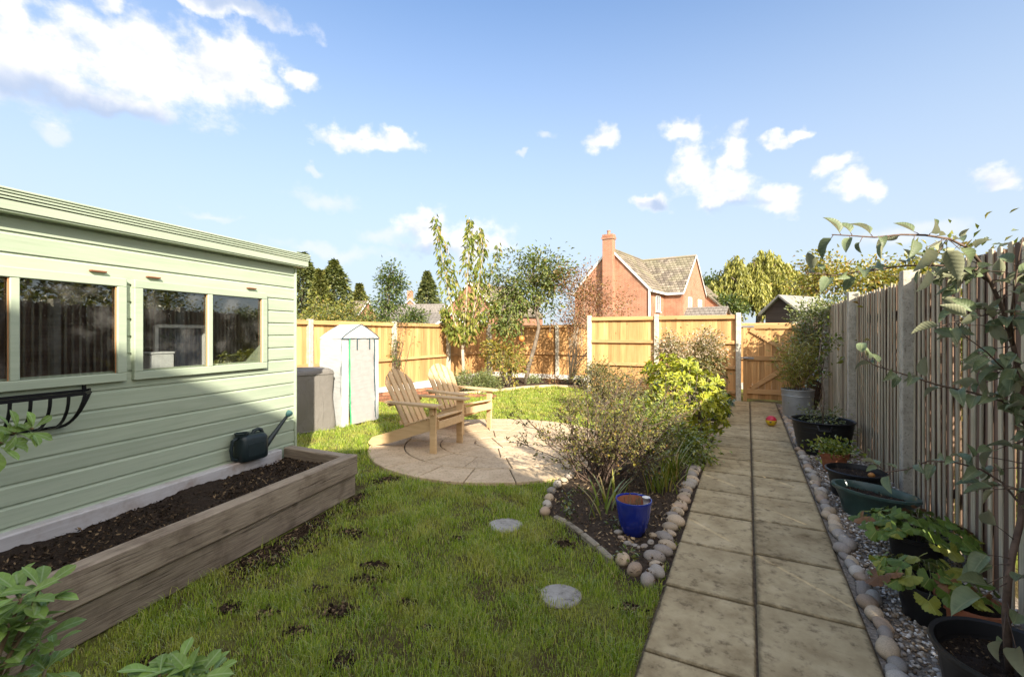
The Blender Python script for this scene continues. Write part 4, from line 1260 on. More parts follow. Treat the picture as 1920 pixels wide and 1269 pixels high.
# ------------------------------------------------------------------ Adirondack chairs
def make_chair(label, loc, rz):
    c = thing('garden_chair', label, 'chair', loc, rz, 'adirondack chairs on the round patio')
    wd = M['chair']
    for s in (-1, 1):
        # side rail running from front leg back down to the ground
        b = MB()
        y = s * .262
        prof = [(.40, .395), (.40, .28), (.30, .262), (-.30, .055), (-.55, .0), (-.64, .0), (-.665, .03), (-.60, .10), (-.30, .195), (.10, .335), (.34, .405)]
        vs = [(x, y - .013, z) for x, z in prof] + [(x, y + .013, z) for x, z in prof]
        n = len(prof)
        b.add(vs, [tuple(range(n)), tuple(range(n, 2 * n))[::-1]] + [(k, n + k, n + (k + 1) % n, (k + 1) % n) for k in range(n)])
        o = b.build('side_rail', wd, c); fixnormals(o.data)
        MB().box((.345, s * .291, .275), (.088, .028, .55), None, .004).build('leg', wd, c)
        # arm support bracket
        MB().box((.345, s * .322, .50), (.055, .03, .09), None, .004).build('bracket', wd, c)
        # arm: wide at the front, tapering to the back
        pr = [(.45, s * .245), (.45, s * .38), (.40, s * .405), (.20, s * .40), (-.34, s * .345), (-.36, s * .32), (-.35, s * .275), (.0, s * .262), (.30, s * .238)]
        if s < 0: pr = pr[::-1]
        pr = pr[::-1] if sum((pr[(i + 1) % 9][0] - pr[i][0]) * (pr[(i + 1) % 9][1] + pr[i][1]) for i in range(9)) > 0 else pr
        MB().prism(pr, .552, .576, .004).build('arm', wd, c)
    # seat slats follow the top of the side rails
    top = [(.36, .408), (.10, .338), (-.12, .262)]
    def topz(x):
        return .405 + (x - .34) * .292 if x < .34 else .405
    for k in range(6):
        x = .365 - k * .084
        th = .29 if k else .15
        o = MB().box((0, 0, 0), (.076, .56, .019), None, .003).build('seat_slat', wd, c)
        o.location = (x, 0, topz(x) + .012 + (0.0 if k else -.001)); o.rotation_euler = (0, -th, 0)
    MB().box((.411, 0, .335), (.02, .55, .09), None, .003).build('front_apron', wd, c)
    # back slats, fanned, leaning back, rounded top
    lean = R(29)
    bx, bz = -.10, .235
    for k in range(5):
        f = k - 2
        wdt = .076
        y0, y1 = f * .096, f * .112
        L = .80 - .030 * f * f
        yy = []
        b = MB()
        ls = [0, .02, .5 * L, L - .06, L - .025, L - .008, L]
        hw = [wdt / 2 * .92, wdt / 2 * .92, wdt / 2, wdt / 2, wdt / 2 * .86, wdt / 2 * .55, wdt / 2 * .2]
        sh = [0] * 7
        hw[4:] = [wdt / 2] * 3
        tilt = .055 * f
        vs, fs = [], []
        for l, w, q in zip(ls, hw, sh):
            yc = y0 + (y1 - y0) * l / .8 + q
            for dx in (-.0095, .0095):
                for sg in (-1, 1):
                    lt = l - (l / L) ** 6 * (sg * f * .026 + .004 * abs(f))
                    X = bx - lt * math.sin(lean) + dx * math.cos(lean); Z = bz + lt * math.cos(lean) + dx * math.sin(lean)
                    vs.append((X, yc + sg * w, Z))
        for i in range(len(ls) - 1):
            a, d_ = i * 4, i * 4 + 4
            fs += [(a, a + 1, d_ + 1, d_), (a + 3, a + 2, d_ + 2, d_ + 3), (a + 1, a + 3, d_ + 3, d_ + 1), (a + 2, a, d_, d_ + 2)]
        fs += [(2, 3, 1, 0), (24, 25, 27, 26)]
        b.add(vs, fs)
        o = b.build('back_slat', wd, c); fixnormals(o.data)
    for l, w in ((.10, .52), (.36, .66), (.64, .42)):
        X = bx - l * math.sin(lean) - .022; Z = bz + l * math.cos(lean) - .012
        o = MB().box((0, 0, 0), (.022, w, .055), None, .003).build('back_rail', wd, c)
        o.location = (X, 0, Z); o.rotation_euler = (0, -lean, 0)
    o = MB().box((0, 0, 0), (.07, .50, .022), None, .003).build('stretcher', wd, c)
    o.location = (-.32, 0, .135); o.rotation_euler = (0, -.35, 0)
    return c
make_chair('pine slatted garden chair in shade, nearer the raised bed, turned side on', (-1.11, 5.745, 0.026), R(-25.4))
make_chair('pine slatted garden chair in full sun, farther back, turned to the viewer', (-.79, 6.77, 0.026), R(-38.7))

# ------------------------------------------------------------------ plastic growhouse
def cover_mat(name, c, rough, trans, wr=.5):
    m, t, b = base_mat(name, rough, .3)
    co = t.new('ShaderNodeTexCoord').outputs['Object']
    n = t.noise(t.vmath('MULTIPLY', co, (1.5, 1.5, 6) if trans else (3, 3, 1.0)), 3.0, 4, .5, 1.0)
    n2 = t.noise(co, 9, 4)
    t.link(t.mix(n, tuple(x * .88 for x in c), c), b.inputs['Base Color'])
    if trans:
        b.inputs['Transmission Weight'].default_value = 0
        d2 = t.new('ShaderNodeBsdfTranslucent'); d2.inputs[0].default_value = (*c, 1)
        mx = t.new('ShaderNodeMixShader'); mx.inputs[0].default_value = trans
        t.link(b.outputs[0], mx.inputs[1]); t.link(d2.outputs[0], mx.inputs[2])
        t.link(mx.outputs[0], t.n['Material Output'].inputs[0])
    t.link(t.bump(t.math('ADD', n, t.math('MULTIPLY', n2, .4)), wr, .03), b.inputs['Normal'])
    return m
M['polythene'] = cover_mat('white_mesh_cover', (.63, .64, .62), .45, .25, .3)
M['polydoor'] = cover_mat('greyish_door_cover', (.50, .475, .45), .40, .3, .25)
M['gzip'] = plain('green_zip', (0.05, 0.33, 0.14), .5)
M['gpipe'] = plain('dark_strap', (0.03, 0.06, 0.07), .5)
ga = gnd(640, 801.6); gb_ = gnd(709.4, 787)
gw = (gb_ - ga); GWd = gw.length; gw.normalize()
gh = thing('growhouse', 'white plastic covered growhouse with green zips beside the left fence', 'greenhouse', ga, math.atan2(gw.y, gw.x))
# local x along the front, y back
GD, GE, GA = .50, 1.37, 1.59
def wavy_panel(nx, nz, fn, mat, name, par, amp=.006):
    V, F = [], []
    for j in range(nz + 1):
        for i in range(nx + 1):
            V.append(fn(i / nx, j / nz))
    for j in range(nz):
        for i in range(nx):
            a = j * (nx + 1) + i
            F.append((a, a + 1, a + nx + 2, a + nx + 1))
    return MB().add(V, F).build(name, mat, par, smooth=True)
def wv(a, b):
    return .007 * math.sin(a * 9 + b * 5) + .005 * math.sin(b * 17 + a * 3)
cover = wavy_panel(6, 20, lambda s, t: (-.006 + wv(t * 3, s), s * GD, t * GE), M['polythene'], 'side_cover', gh)
wavy_panel(6, 20, lambda s, t: (GWd + wv(t * 3, s), s * GD, t * GE), M['polythene'], 'side_cover', gh)
wavy_panel(8, 20, lambda s, t: (s * GWd, GD + wv(s, t), t * GE), M['polythene'], 'back_cover', gh)
wavy_panel(2, 20, lambda s, t: (s * .13, -.004 + wv(s, t) * .4, .0 + t * GE), M['polythene'], 'front_strip', gh)
wavy_panel(2, 20, lambda s, t: (GWd - .10 + s * .10, -.004 + wv(s, t) * .4, .02 + t * (GE - .02)), M['polythene'], 'front_strip', gh)
wavy_panel(8, 24, lambda s, t: (.14 + s * (GWd - .25), -.016 + wv(s * 2, t * 4) * 1.2 - (.05 * (1 - t) ** 3), .03 + t * (GE - .03)), M['polydoor'], 'door_flap', gh)
rfo = MB()
ns = 8
for sgn, xa, xb in ((0, 0 - .012, GWd / 2), (1, GWd / 2, GWd + .012)):
    V, F = [], []
    for i in range(ns + 1):
        t = i / ns
        x = xa + (xb - xa) * t
        h = t if sgn == 0 else 1 - t
        z = GE - .015 + (GA - GE) * (h ** .82)
        V += [(x, -.014, z), (x, GD + .01, z)]
    for i in range(ns): F.append((2 * i, 2 * i + 2, 2 * i + 3, 2 * i + 1))
    rfo.add(V, F)
rfc = rfo.build('roof_cover', M['polythene'], gh, smooth=True)
gv = [(-.012, -.015, GE - .02), (GWd + .012, -.015, GE - .02)] + [(x, -.015, GE - .015 + (GA - GE) * ((1 - abs(x - GWd / 2) / (GWd / 2)) ** .82)) for x in np.linspace(GWd - .01, .01, 13)]
MB().add(gv, [tuple(range(len(gv)))]).build('gable_cover', M['polythene'], gh)
MB().tube([(.0, -.02, GE - .012)] + [(x, -.02, GE - .012 + (GA - GE) * ((1 - abs(x - GWd / 2) / (GWd / 2)) ** .82)) for x in np.linspace(.02, GWd - .02, 13)] + [(GWd, -.02, GE - .012)], .006, 6).build('roof_piping', M['gpipe'], gh)
MB().tube([(-.012, -.02, GE - .022), (GWd + .012, -.02, GE - .022)], .007, 6).build('eave_piping', M['gpipe'], gh)
MB().tube([(.135 + .004 * math.sin(q * 2), -.024 - .03 * (1 - q / 10) ** 3, GE - .03 - (10 - q) * .132) for q in range(11)], .010, 6).build('zip', M['gzip'], gh)
MB().tube([(GWd - .105 - .006 * math.sin(q * 1.3), -.026 - .03 * (1 - q / 10) ** 3, GE - .03 - (10 - q) * .130) for q in range(11)], .010, 6).build('zip', M['gpipe'], gh)
for xx in (.27, GWd - .21):
    MB().box((xx, -.034, GE - .11), (.018, .006, .16)).build('tie_strap', M['gpipe'], gh)
for xx in (0.02, GWd - .02):
    MB().tube([(xx, .02, 0), (xx, .02, GE)], .009, 6).build('frame_tube', M['gpipe'], gh)
    MB().tube([(xx, GD - .02, 0), (xx, GD - .02, GE)], .009, 6).build('frame_tube', M['gpipe'], gh)
M['mesh_shelf'] = plain('shelf_wire', (.25, .25, .24), .5)
for z in (.35, .70, 1.05):
    MB().box((GWd / 2, GD / 2, z), (GWd - .06, GD - .06, .012)).build('shelf', M['mesh_shelf'], gh)

# ------------------------------------------------------------------ covered barbecue
M['bbqcover'] = cover_mat('grey_nylon_cover', (.17, .155, .135), .6, 0, .6)
bc = gnd(627.5, 804.6)
bd = Vector((-math.cos(R(42)), -math.sin(R(42)), 0))
bq = thing('covered_barbecue', 'barbecue under a dark grey fabric cover between shed and growhouse', 'barbecue', bc, math.atan2(bd.y, bd.x))
# local x runs to the left along the front, local -y is ... back is -y (rotated)
def bbq_pt(s, t):
    """s round the box 0..1, t height"""
    w, dp, h = 1.0, .52, .86
    per = [(0, 0), (w, 0), (w, -dp), (0, -dp)]
    k = s * 4; i = int(k) % 4; f = k - int(k)
    a, b = per[i], per[(i + 1) % 4]
    x, y = a[0] + (b[0] - a[0]) * f, a[1] + (b[1] - a[1]) * f
    cx, cy = w / 2, -dp / 2
    rr = 1 + .03 * (1 - t) + .022 * math.sin(s * 70 + 4 * math.sin(t * 3)) * (1 - t) ** .7 + .020 * math.sin(s * 33 + t * 6)
    corner = 1 - .05 * (abs(f - .5) * 2) ** 8
    return (cx + (x - cx) * rr * corner, cy + (y - cy) * rr * corner, t * h)
NS, NTT = 96, 16
V, F = [], []
for j in range(NTT + 1):
    for i in range(NS):
        V.append(bbq_pt(i / NS, j / NTT))
for q, (sc_, z) in enumerate(((.97, .885), (.86, .905), (.5, .915), (.02, .92))):
    for i in range(NS):
        x, y, _ = bbq_pt(i / NS, 1)
        V.append((.5 + (x - .5) * sc_, -.26 + (y + .26) * sc_, z + .012 * math.sin(i * .4 + q)))
for j in range(NTT + 4):
    for i in range(NS):
        i2 = (i + 1) % NS
        F.append((j * NS + i, j * NS + i2, (j + 1) * NS + i2, (j + 1) * NS + i))
MB().add(V, F).build('cover', M['bbqcover'], bq, smooth=True)
hem = [bbq_pt(i / 48, .015) for i in range(49)]
MB().tube([((x - .5) * 1.01 + .5, (y + .26) * 1.01 - .26, z) for x, y, z in hem], .012, 5).build('hem', M['bbqcover'], bq)
MB().tube([((x - .5) * 1.012 + .5, (y + .26) * 1.012 - .26, z + .0) for x, y, z in [bbq_pt(i / 48, .97) for i in range(49)]], .009, 5).build('piping', M['bbqcover'], bq)

# ------------------------------------------------------------------ watering can on the back sleeper
M['candark'] = plain('dark_green_plastic', (0.016, 0.027, 0.030), .42, spec=.4)
M['rose'] = plain('teal_plastic', (0.10, 0.24, 0.22), .5)
wc = thing('watering_can', 'dark green plastic watering can standing on the raised bed by the shed', 'watering can', SHED + SN * 0.095 + SD * (-.62) + Vector((0, 0, .362)), -SH_TH + R(82))
# local x = towards the spout
def rounded(hx, hy, r, n=5):
    pts = []
    for cx, cy, a0 in ((hx - r, hy - r, 0), (-hx + r, hy - r, 90), (-hx + r, -hy + r, 180), (hx - r, -hy + r, 270)):
        for k in range(n):
            a = R(a0 + 90 * k / (n - 1))
            pts.append((cx + r * math.cos(a), cy + r * math.sin(a)))
    return pts
def loft(secs, name, mat, par, close=True):
    n = len(secs[0])
    V = [p for s_ in secs for p in s_]
    F = [(j * n + i, j * n + (i + 1) % n, (j + 1) * n + (i + 1) % n, (j + 1) * n + i) for j in range(len(secs) - 1) for i in range(n)]
    if close:
        F += [tuple(range(n))[::-1], tuple(range((len(secs) - 1) * n, len(secs) * n))]
    return MB().add(V, F).build(name, mat, par, smooth=True, angle=50)
secs = []
for z, sx, sy, dx in ((0, .115, .062, .03), (.012, .125, .070, .03), (.10, .125, .072, .03), (.18, .122, .070, .03), (.205, .110, .060, .025), (.215, .095, .05, .02)):
    secs.append([(x + dx, y, z) for x, y in rounded(sx, sy, .04)])
loft(secs, 'body', M['candark'], wc)
MB().tube([(.04, 0, .21), (.055, 0, .235), (.09, 0, .245), (.12, 0, .232), (.135, 0, .195)], .016, 8).build('top_handle', M['candark'], wc)
MB().lathe([(.05, .205), (.052, .228), (.058, .236), (.045, .236), (.042, .212)], 16, (-.055, 0, 0)).build('filler_neck', M['candark'], wc)
MB().tube([(-.085, 0, .20), (-.135, 0, .185), (-.148, 0, .11), (-.135, 0, .03), (-.09, 0, .014)], .014, 8).build('back_handle', M['candark'], wc)
MB().tube([(.13, 0, .06), (.19, 0, .11), (.27, 0, .19), (.36, 0, .285), (.385, 0, .308)], [.034, .026, .019, .014, .013], 10).build('spout', M['candark'], wc, smooth=True)
MB().tube([(.380, 0, .302), (.392, 0, .316), (.408, 0, .330), (.418, 0, .338)], [.014, .024, .030, .028], 14).build('rose', M['rose'], wc, smooth=True)
for s in (-1, 1):
    MB().box((.03, s * .0705, .09), (.15, .006, .11), None, .002).build('side_panel', M['candark'], wc)

# ------------------------------------------------------------------ pots
M['blueglaze'] = plain('cobalt_glaze', (0.012, 0.028, 0.26), .12, spec=.7, cvar=.25, nscale=6)
M['terracotta'] = noisy('terracotta', [(0.3, (0.30, 0.10, 0.05)), (0.7, (0.45, 0.19, 0.10))], scale=8, bump=.15)
M['blackplastic'] = plain('black_plastic', (0.016, 0.016, 0.017), .42, spec=.35, bump=.1)
M['greenglaze'] = plain('green_glaze', (0.034, 0.07, 0.06), .28, spec=.5, cvar=.3, nscale=7)
M['galv'] = plain('galvanised_steel', (0.38, 0.40, 0.40), .5, .45, bump=.15, nscale=5, cvar=.25)
M['stalk'] = noisy('dry_stalk', [(0.3, (0.16, 0.10, 0.05)), (0.7, (0.34, 0.25, 0.14))], scale=20, bump=0)
def pot(name, label, cat, loc, prof, mat, soil_z, soil_r, sx=1.0, sy=1.0, rz=0.0, n=32, rim=None, group=None, soilmat=None):
    p = thing(name, label, cat, loc, rz, group)
    MB().lathe(prof, n, sx=sx, sy=sy).build('pot', mat, p, smooth=True, angle=40)
    if rim:
        MB().lathe(rim, n, sx=sx, sy=sy).build('rim', mat, p, smooth=True, angle=40)
    V = [(0, 0, soil_z)]; F = []
    for j in range(1, 5):
        for k in range(20):
            a = 2 * math.pi * k / 20
            V.append((soil_r * sx * j / 4 * math.cos(a), soil_r * sy * j / 4 * math.sin(a), soil_z + rng.normal(0, .006)))
    for k in range(20):
        F.append((0, 1 + k, 1 + (k + 1) % 20))
        for j in range(3):
            F.append((1 + j * 20 + k, 1 + (j + 1) * 20 + k, 1 + (j + 1) * 20 + (k + 1) % 20, 1 + j * 20 + (k + 1) % 20))
    MB().add(V, F).build('compost', soilmat or M['soil'], p, smooth=True)
    return p
bp = pot('blue_pot', 'glossy cobalt blue pot with dead stalks on the flower bed', 'plant pot', gnd(1194, 1019) + Vector((0, .08, .035)),
         [(.002, 0), (.066, 0), (.078, .012), (.095, .06), (.108, .11), (.117, .17), (.122, .215), (.126, .236), (.124, .243), (.117, .243), (.113, .232)], M['blueglaze'], .165, .112)
MB().lathe([(.113, .232), (.111, .19), (.108, .15)], 32).build('inner_wall', M['terracotta'], bp, smooth=True)
for k in range(22):
    a, r_ = rng.uniform(0, 6.28), rng.uniform(.01, .085)
    x, y = r_ * math.cos(a), r_ * math.sin(a)
    MB().tube([(x, y, .16), (x * 1.1 + rng.normal(0, .008), y * 1.1, .20), (x * 1.15 + rng.normal(0, .012), y * 1.2, rng.uniform(.21, .275))], .0022, 4).build('stalk', M['stalk'], bp)
cup = MB().lathe([(.018, 0), (.020, .05), (.026, .085), (.0275, .085), (.0275, .089), (.024, .087), (.018, .052), (.016, .004), (.002, .004)], 16)
cupo = cup.build('plastic_label_cup', M['white'], bp, smooth=True); cupo.location = (.085, -.01, .17)
# ring of stones under the blue pot
sr = thing('stone_ring', 'ring of small pinkish stones round the foot of the blue pot', 'stones', gnd(1192, 1022))
for x, y in ((1160, 1008), (1166, 1020), (1178, 1030), (1192, 1036), (1208, 1036), (1220, 1028), (1224, 1014)):
    p = gnd(x, y)
    o = inst('small_stone', cob_me[rng.integers(12)], sr, (p.x - sr.location.x, p.y - sr.location.y, .042), (0, 0, rng.uniform(0, 3)), (.032, .024, .016))

gt = pot('galvanised_tub', 'tall galvanised tub of bamboo beside the gate', 'plant pot', (4.74, 7.55, .004),
         [(.002, 0), (.205, 0), (.21, .01), (.232, .44), (.240, .49), (.246, .50), (.240, .508), (.230, .50), (.225, .44)], M['galv'], .43, .225)
for z in (.06, .40):
    MB().lathe([(.212 + z * .045, z - .008), (.222 + z * .045, z), (.212 + z * .045, z + .008)], 32).build('band', M['galv'], gt, smooth=True)
bt = pot('black_tub', 'large black flexible tub with a thin young tree by the fence', 'plant pot', (3.72, 5.45, .004),
         [(.002, 0), (.235, 0), (.25, .012), (.285, .20), (.312, .375), (.326, .385), (.330, .395), (.322, .402), (.306, .392), (.296, .30)], M['blackplastic'], .30, .295)
for z in (.11, .19, .27, .33):
    MB().lathe([(.249 + z * .165, z - .007), (.256 + z * .165, z), (.249 + z * .165, z + .007)], 32).build('rib', M['blackplastic'], bt, smooth=True)
for a in (-2.1, 1.04):
    MB().tube([(.315 * math.cos(a - .22), .315 * math.sin(a - .22), .37), (.345 * math.cos(a - .15), .345 * math.sin(a - .15), .32), (.345 * math.cos(a + .15), .345 * math.sin(a + .15), .32), (.315 * math.cos(a + .22), .315 * math.sin(a + .22), .37)], .012, 6).build('handle', M['blackplastic'], bt)
tp = pot('terracotta_pot', 'terracotta pot of small green leaves between black tub and black pot', 'plant pot', (3.34, 4.72, .004),
         [(.002, 0), (.085, 0), (.09, .01), (.118, .155), (.130, .156), (.134, .20), (.124, .202), (.116, .16)], M['terracotta'], .165, .118)
b2 = pot('black_pot', 'low round black pot of bare compost by the paling fence', 'plant pot', (3.02, 4.0, .004),
         [(.002, 0), (.165, 0), (.172, .01), (.205, .205), (.222, .21), (.226, .232), (.214, .236), (.204, .20)], M['blackplastic'], .19, .205)
o = inst('fallen_fruit', cob_me[4], None, (3.02 + .07, 4.0 - .09, .216), (0, 0, 0), (.025, .025, .024))
o.data = o.data.copy(); o.data.materials.clear(); o.data.materials.append(plain('orange_skin', (.45, .20, .05), .5))
tag(o, 'small orange fallen fruit lying in the black pot', 'fruit')
gp = pot('green_planter', 'oval green glazed planter of bare soil by the paling fence', 'plant pot', (2.80, 3.52, .004),
         [(.002, 0), (.20, 0), (.21, .012), (.235, .12), (.262, .175), (.285, .192), (.296, .206), (.290, .222), (.268, .222), (.250, .195), (.238, .15)], M['greenglaze'], .165, .242, sx=1.0, sy=.60, rz=R(-62), n=44)

# ball
M['ball_red'] = plain('red_vinyl', (.55, .03, .06), .35)
M['ball_yel'] = plain('yellow_vinyl', (.70, .48, .03), .35)
bl = thing('toy_ball', 'red and yellow toy ball lying on the path near the gate', 'ball', gnd(1451, 800, .02) + Vector((0, .07, .0)))
rb_ = .078
def cap_prof(z0, z1, r):
    return [(max(.0015, r * math.sin(a)), r + r * -math.cos(a)) for a in np.linspace(z0, z1, 10)]
MB().lathe(cap_prof(0.02, 1.75, rb_), 24).build('lower_half', M['ball_yel'], bl, smooth=True)
MB().lathe(cap_prof(1.75, 3.12, rb_ * 1.001), 24).build('upper_half', M['ball_red'], bl, smooth=True)
for a in (-2.2, -1.2, -.1):
    o = inst('spot', blob_mesh('spot', .014, .005, .014, M['stalk'], 3), bl, (rb_ * .97 * math.cos(a), rb_ * .97 * math.sin(a), rb_ * .9), (0, 0, a + math.pi / 2))

# hanging orange bird feeders in the corner tree
M['feeder'] = plain('orange_feeder', (.55, .20, .05), .5)
for i, (x, y, Z, lab) in enumerate(((1031, 629, 12.6, 'orange dome shaped bird feeder hanging on a wire right of the trunk'), (978, 641, 12.4, 'round orange bird feeder hanging left of the leaning trunk'))):
    p = pix(x, y, Z)
    f = thing('bird_feeder', lab, 'bird feeder', p, 0, 'orange bird feeders in the corner tree')
    MB().lathe([(.002, .085), (.035, .07), (.065, .02), (.085, -.05), (.078, -.055), (.055, .01), (.002, .06)] if i == 0 else cap_prof(.05, 3.1, .085), 18).build('feeder_dome' if i == 0 else 'feeder_ball', M['feeder'], f, smooth=True)
    MB().tube([(0, 0, .07), (0.01, 0, .4), (0.02, 0, .72)], .006, 5).build('wire', M['zinc'], f)
o = pot('black_pot', 'dark pot half hidden between the shrubs and the gate post', 'plant pot', pth(7.45, -.62) + Vector((0, 0, .004)),
        [(.002, 0), (.14, 0), (.15, .01), (.185, .40), (.195, .41), (.195, .44), (.18, .44), (.17, .35)], M['blackplastic'], .36, .17)

# ------------------------------------------------------------------ vegetation tools
def unit(a):
    return a / np.maximum(1e-9, np.linalg.norm(a, axis=-1, keepdims=True))
def leaf_arrays(P, Dv, L, Wd, fold=.25, nrm=None, detail=False, curl=0.0):
    """folded leaf blades at P pointing along Dv"""
    n = len(P)
    Dv = unit(np.asarray(Dv, float))
    up = nrm if nrm is not None else unit(np.array([0, 0, 1.0]) + rng.normal(0, .55, (n, 3)))
    S = unit(np.cross(Dv, up)); U = np.cross(S, Dv)
    L = np.broadcast_to(L, (n,))[:, None]; Wd = np.broadcast_to(Wd, (n,))[:, None]
    if not detail:
        tip = P + Dv * L - U * L * .12 * (1 + curl)
        mid = P + Dv * L * .45
        l = mid + S * Wd / 2 + U * Wd * fold; r_ = mid - S * Wd / 2 + U * Wd * fold
        V = np.stack([P, r_, tip, l], 1).reshape(-1, 3)
        i = np.arange(n)[:, None] * 4
        F = np.concatenate([i + np.array([[0, 1, 2]]), i + np.array([[0, 2, 3]])], 0)
        return V, F
    ts = [0, .25, .6, 1.0]
    c = [P + Dv * L * t - U * L * (.22 * t * t * (1 + curl)) for t in ts]
    w1, w2 = .8, .85
    l1 = c[1] + S * Wd / 2 * w1 + U * Wd * fold * .8; r1 = c[1] - S * Wd / 2 * w1 + U * Wd * fold * .8
    l2 = c[2] + S * Wd / 2 * w2 + U * Wd * fold * .8; r2 = c[2] - S * Wd / 2 * w2 + U * Wd * fold * .8
    V = np.stack([c[0], c[1], c[2], c[3], l1, l2, r1, r2], 1).reshape(-1, 3)
    i = np.arange(n)[:, None] * 8
    T = [[0, 1, 4], [1, 5, 4], [1, 2, 5], [2, 3, 5], [0, 6, 1], [1, 6, 7], [1, 7, 2], [2, 7, 3]]
    F = np.concatenate([i + np.array([t]) for t in T], 0)
    return V, F
def foliage(name, parent, arrs, mat, loc=(0, 0, 0)):
    VS, FS, off = [], [], 0
    for V, F in arrs:
        VS.append(V - np.array(loc)); FS.append(F + off); off += len(V)
    o = link(bpy.data.objects.new(name, arr_mesh(name, np.concatenate(VS), np.concatenate(FS), mat)), parent)
    o['kind'] = 'stuff'
    return o
def curve_pts(a, b, n=6, sag=0.0, jit=.04):
    a, b = np.array(a, float), np.array(b, float)
    d = np.linalg.norm(b - a)
    out = []
    for t in np.linspace(0, 1, n):
        p = a + (b - a) * t
        p = p + np.array([0, 0, sag * d * math.sin(math.pi * t)])
        if 0 < t < 1: p = p + rng.normal(0, jit * d * .5, 3)
        out.append(p)
    return out
def limbs(name, parent, polys, mat, loc=(0, 0, 0), n=5):
    b = MB()
    lc = Vector(loc)
    for pts, r0, r1 in polys:
        k = len(pts)
        b.tube([Vector(p) - lc for p in pts], [r0 + (r1 - r0) * i / (k - 1) for i in range(k)], n)
    return b.build(name, mat, parent, smooth=True)
def ell_centres(ells, Kn, shell=.5):
    out = []
    wts = np.array([e[2] if len(e) > 2 else 1.0 for e in ells], float); wts /= wts.sum()
    for e, w in zip(ells, wts):
        k = max(1, int(round(Kn * w)))
        d = unit(rng.normal(0, 1, (k, 3)))
        r = rng.uniform(shell, 1.0, k)[:, None]
        out.append(np.array(e[0]) + d * r * np.array(e[1]))
    return np.concatenate(out)
M['bark'] = noisy('bark', [(0.3, (0.10, 0.075, 0.055)), (0.7, (0.26, 0.21, 0.16))], scale=14, bump=.6, detail=7)
M['barkpale'] = noisy('pale_bark', [(0.3, (0.30, 0.24, 0.17)), (0.7, (0.50, 0.42, 0.32))], scale=14, bump=.5, detail=7)
M['twig'] = noisy('twig_bark', [(0.3, (0.075, 0.05, 0.038)), (0.7, (0.19, 0.13, 0.095))], scale=20, bump=.2)
LM = {}
LM['cherry'] = leafmat('cherry_leaves', [(0, (.11, .15, .022)), (.5, (.21, .24, .04)), (.85, (.31, .30, .07)), (1, (.38, .25, .09))], trans=.4)
LM['apple'] = leafmat('tree_leaves', [(0, (.08, .115, .025)), (.5, (.155, .195, .045)), (.9, (.24, .255, .07)), (1, (.38, .27, .08))], trans=.35)
LM['red'] = leafmat('russet_leaves', [(0, (.16, .065, .035)), (.5, (.27, .125, .055)), (.85, (.33, .20, .08)), (1, (.16, .17, .05))], trans=.3)
LM['choisya'] = leafmat('lime_leaves', [(0, (.20, .25, .024)), (.4, (.40, .41, .04)), (.8, (.56, .53, .07)), (1, (.24, .30, .04))], trans=.3, rough=.3)
LM['dark'] = leafmat('deep_green_leaves', [(0, (.045, .075, .018)), (.5, (.095, .135, .032)), (.9, (.16, .19, .05)), (1, (.25, .24, .07))], trans=.25, rough=.3)
LM['dull'] = leafmat('dull_olive_leaves', [(0, (.10, .10, .035)), (.4, (.18, .175, .06)), (.8, (.28, .245, .095)), (1, (.34, .21, .09))], trans=.3)
LM['bush'] = leafmat('fresh_green_leaves', [(0, (.13, .18, .03)), (.5, (.24, .29, .05)), (.9, (.36, .37, .08)), (1, (.45, .40, .10))], trans=.35)
LM['pinkish'] = leafmat('pink_tinged_flowers', [(0, (.36, .33, .16)), (.4, (.60, .46, .33)), (.8, (.66, .52, .40)), (1, (.40, .25, .15))], trans=.35)
LM['yellow'] = leafmat('yellowing_leaves', [(0, (.15, .17, .03)), (.5, (.30, .28, .05)), (.85, (.42, .32, .07)), (1, (.35, .18, .05))], trans=.4)
LM['grey'] = leafmat('grey_green_leaves', [(0, (.13, .17, .06)), (.6, (.24, .275, .11)), (1, (.36, .36, .14))], trans=.3)
LM['hedge'] = leafmat('hedge_leaves', [(0, (.10, .13, .025)), (.5, (.20, .21, .045)), (.85, (.32, .28, .06)), (1, (.26, .15, .05))], trans=.35)
LM['conifer'] = leafmat('conifer_needles', [(0, (.075, .10, .032)), (.6, (.15, .175, .05)), (1, (.25, .245, .075))], trans=.2)
LM['goldconifer'] = leafmat('golden_conifer_needles', [(0, (.10, .12, .03)), (.6, (.17, .18, .04)), (1, (.25, .23, .06))], trans=.1)
LM['willow'] = leafmat('willow_leaves', [(0, (.18, .19, .045)), (.5, (.30, .295, .07)), (1, (.44, .40, .10))], trans=.3)
LM['strap'] = leafmat('strap_leaves', [(0, (.12, .17, .028)), (.5, (.22, .27, .045)), (.85, (.36, .34, .08)), (1, (.44, .30, .12))], trans=.35)
LM['bamboo'] = leafmat('bamboo_leaves', [(0, (.18, .21, .04)), (.5, (.33, .33, .075)), (1, (.48, .41, .13))], trans=.35)

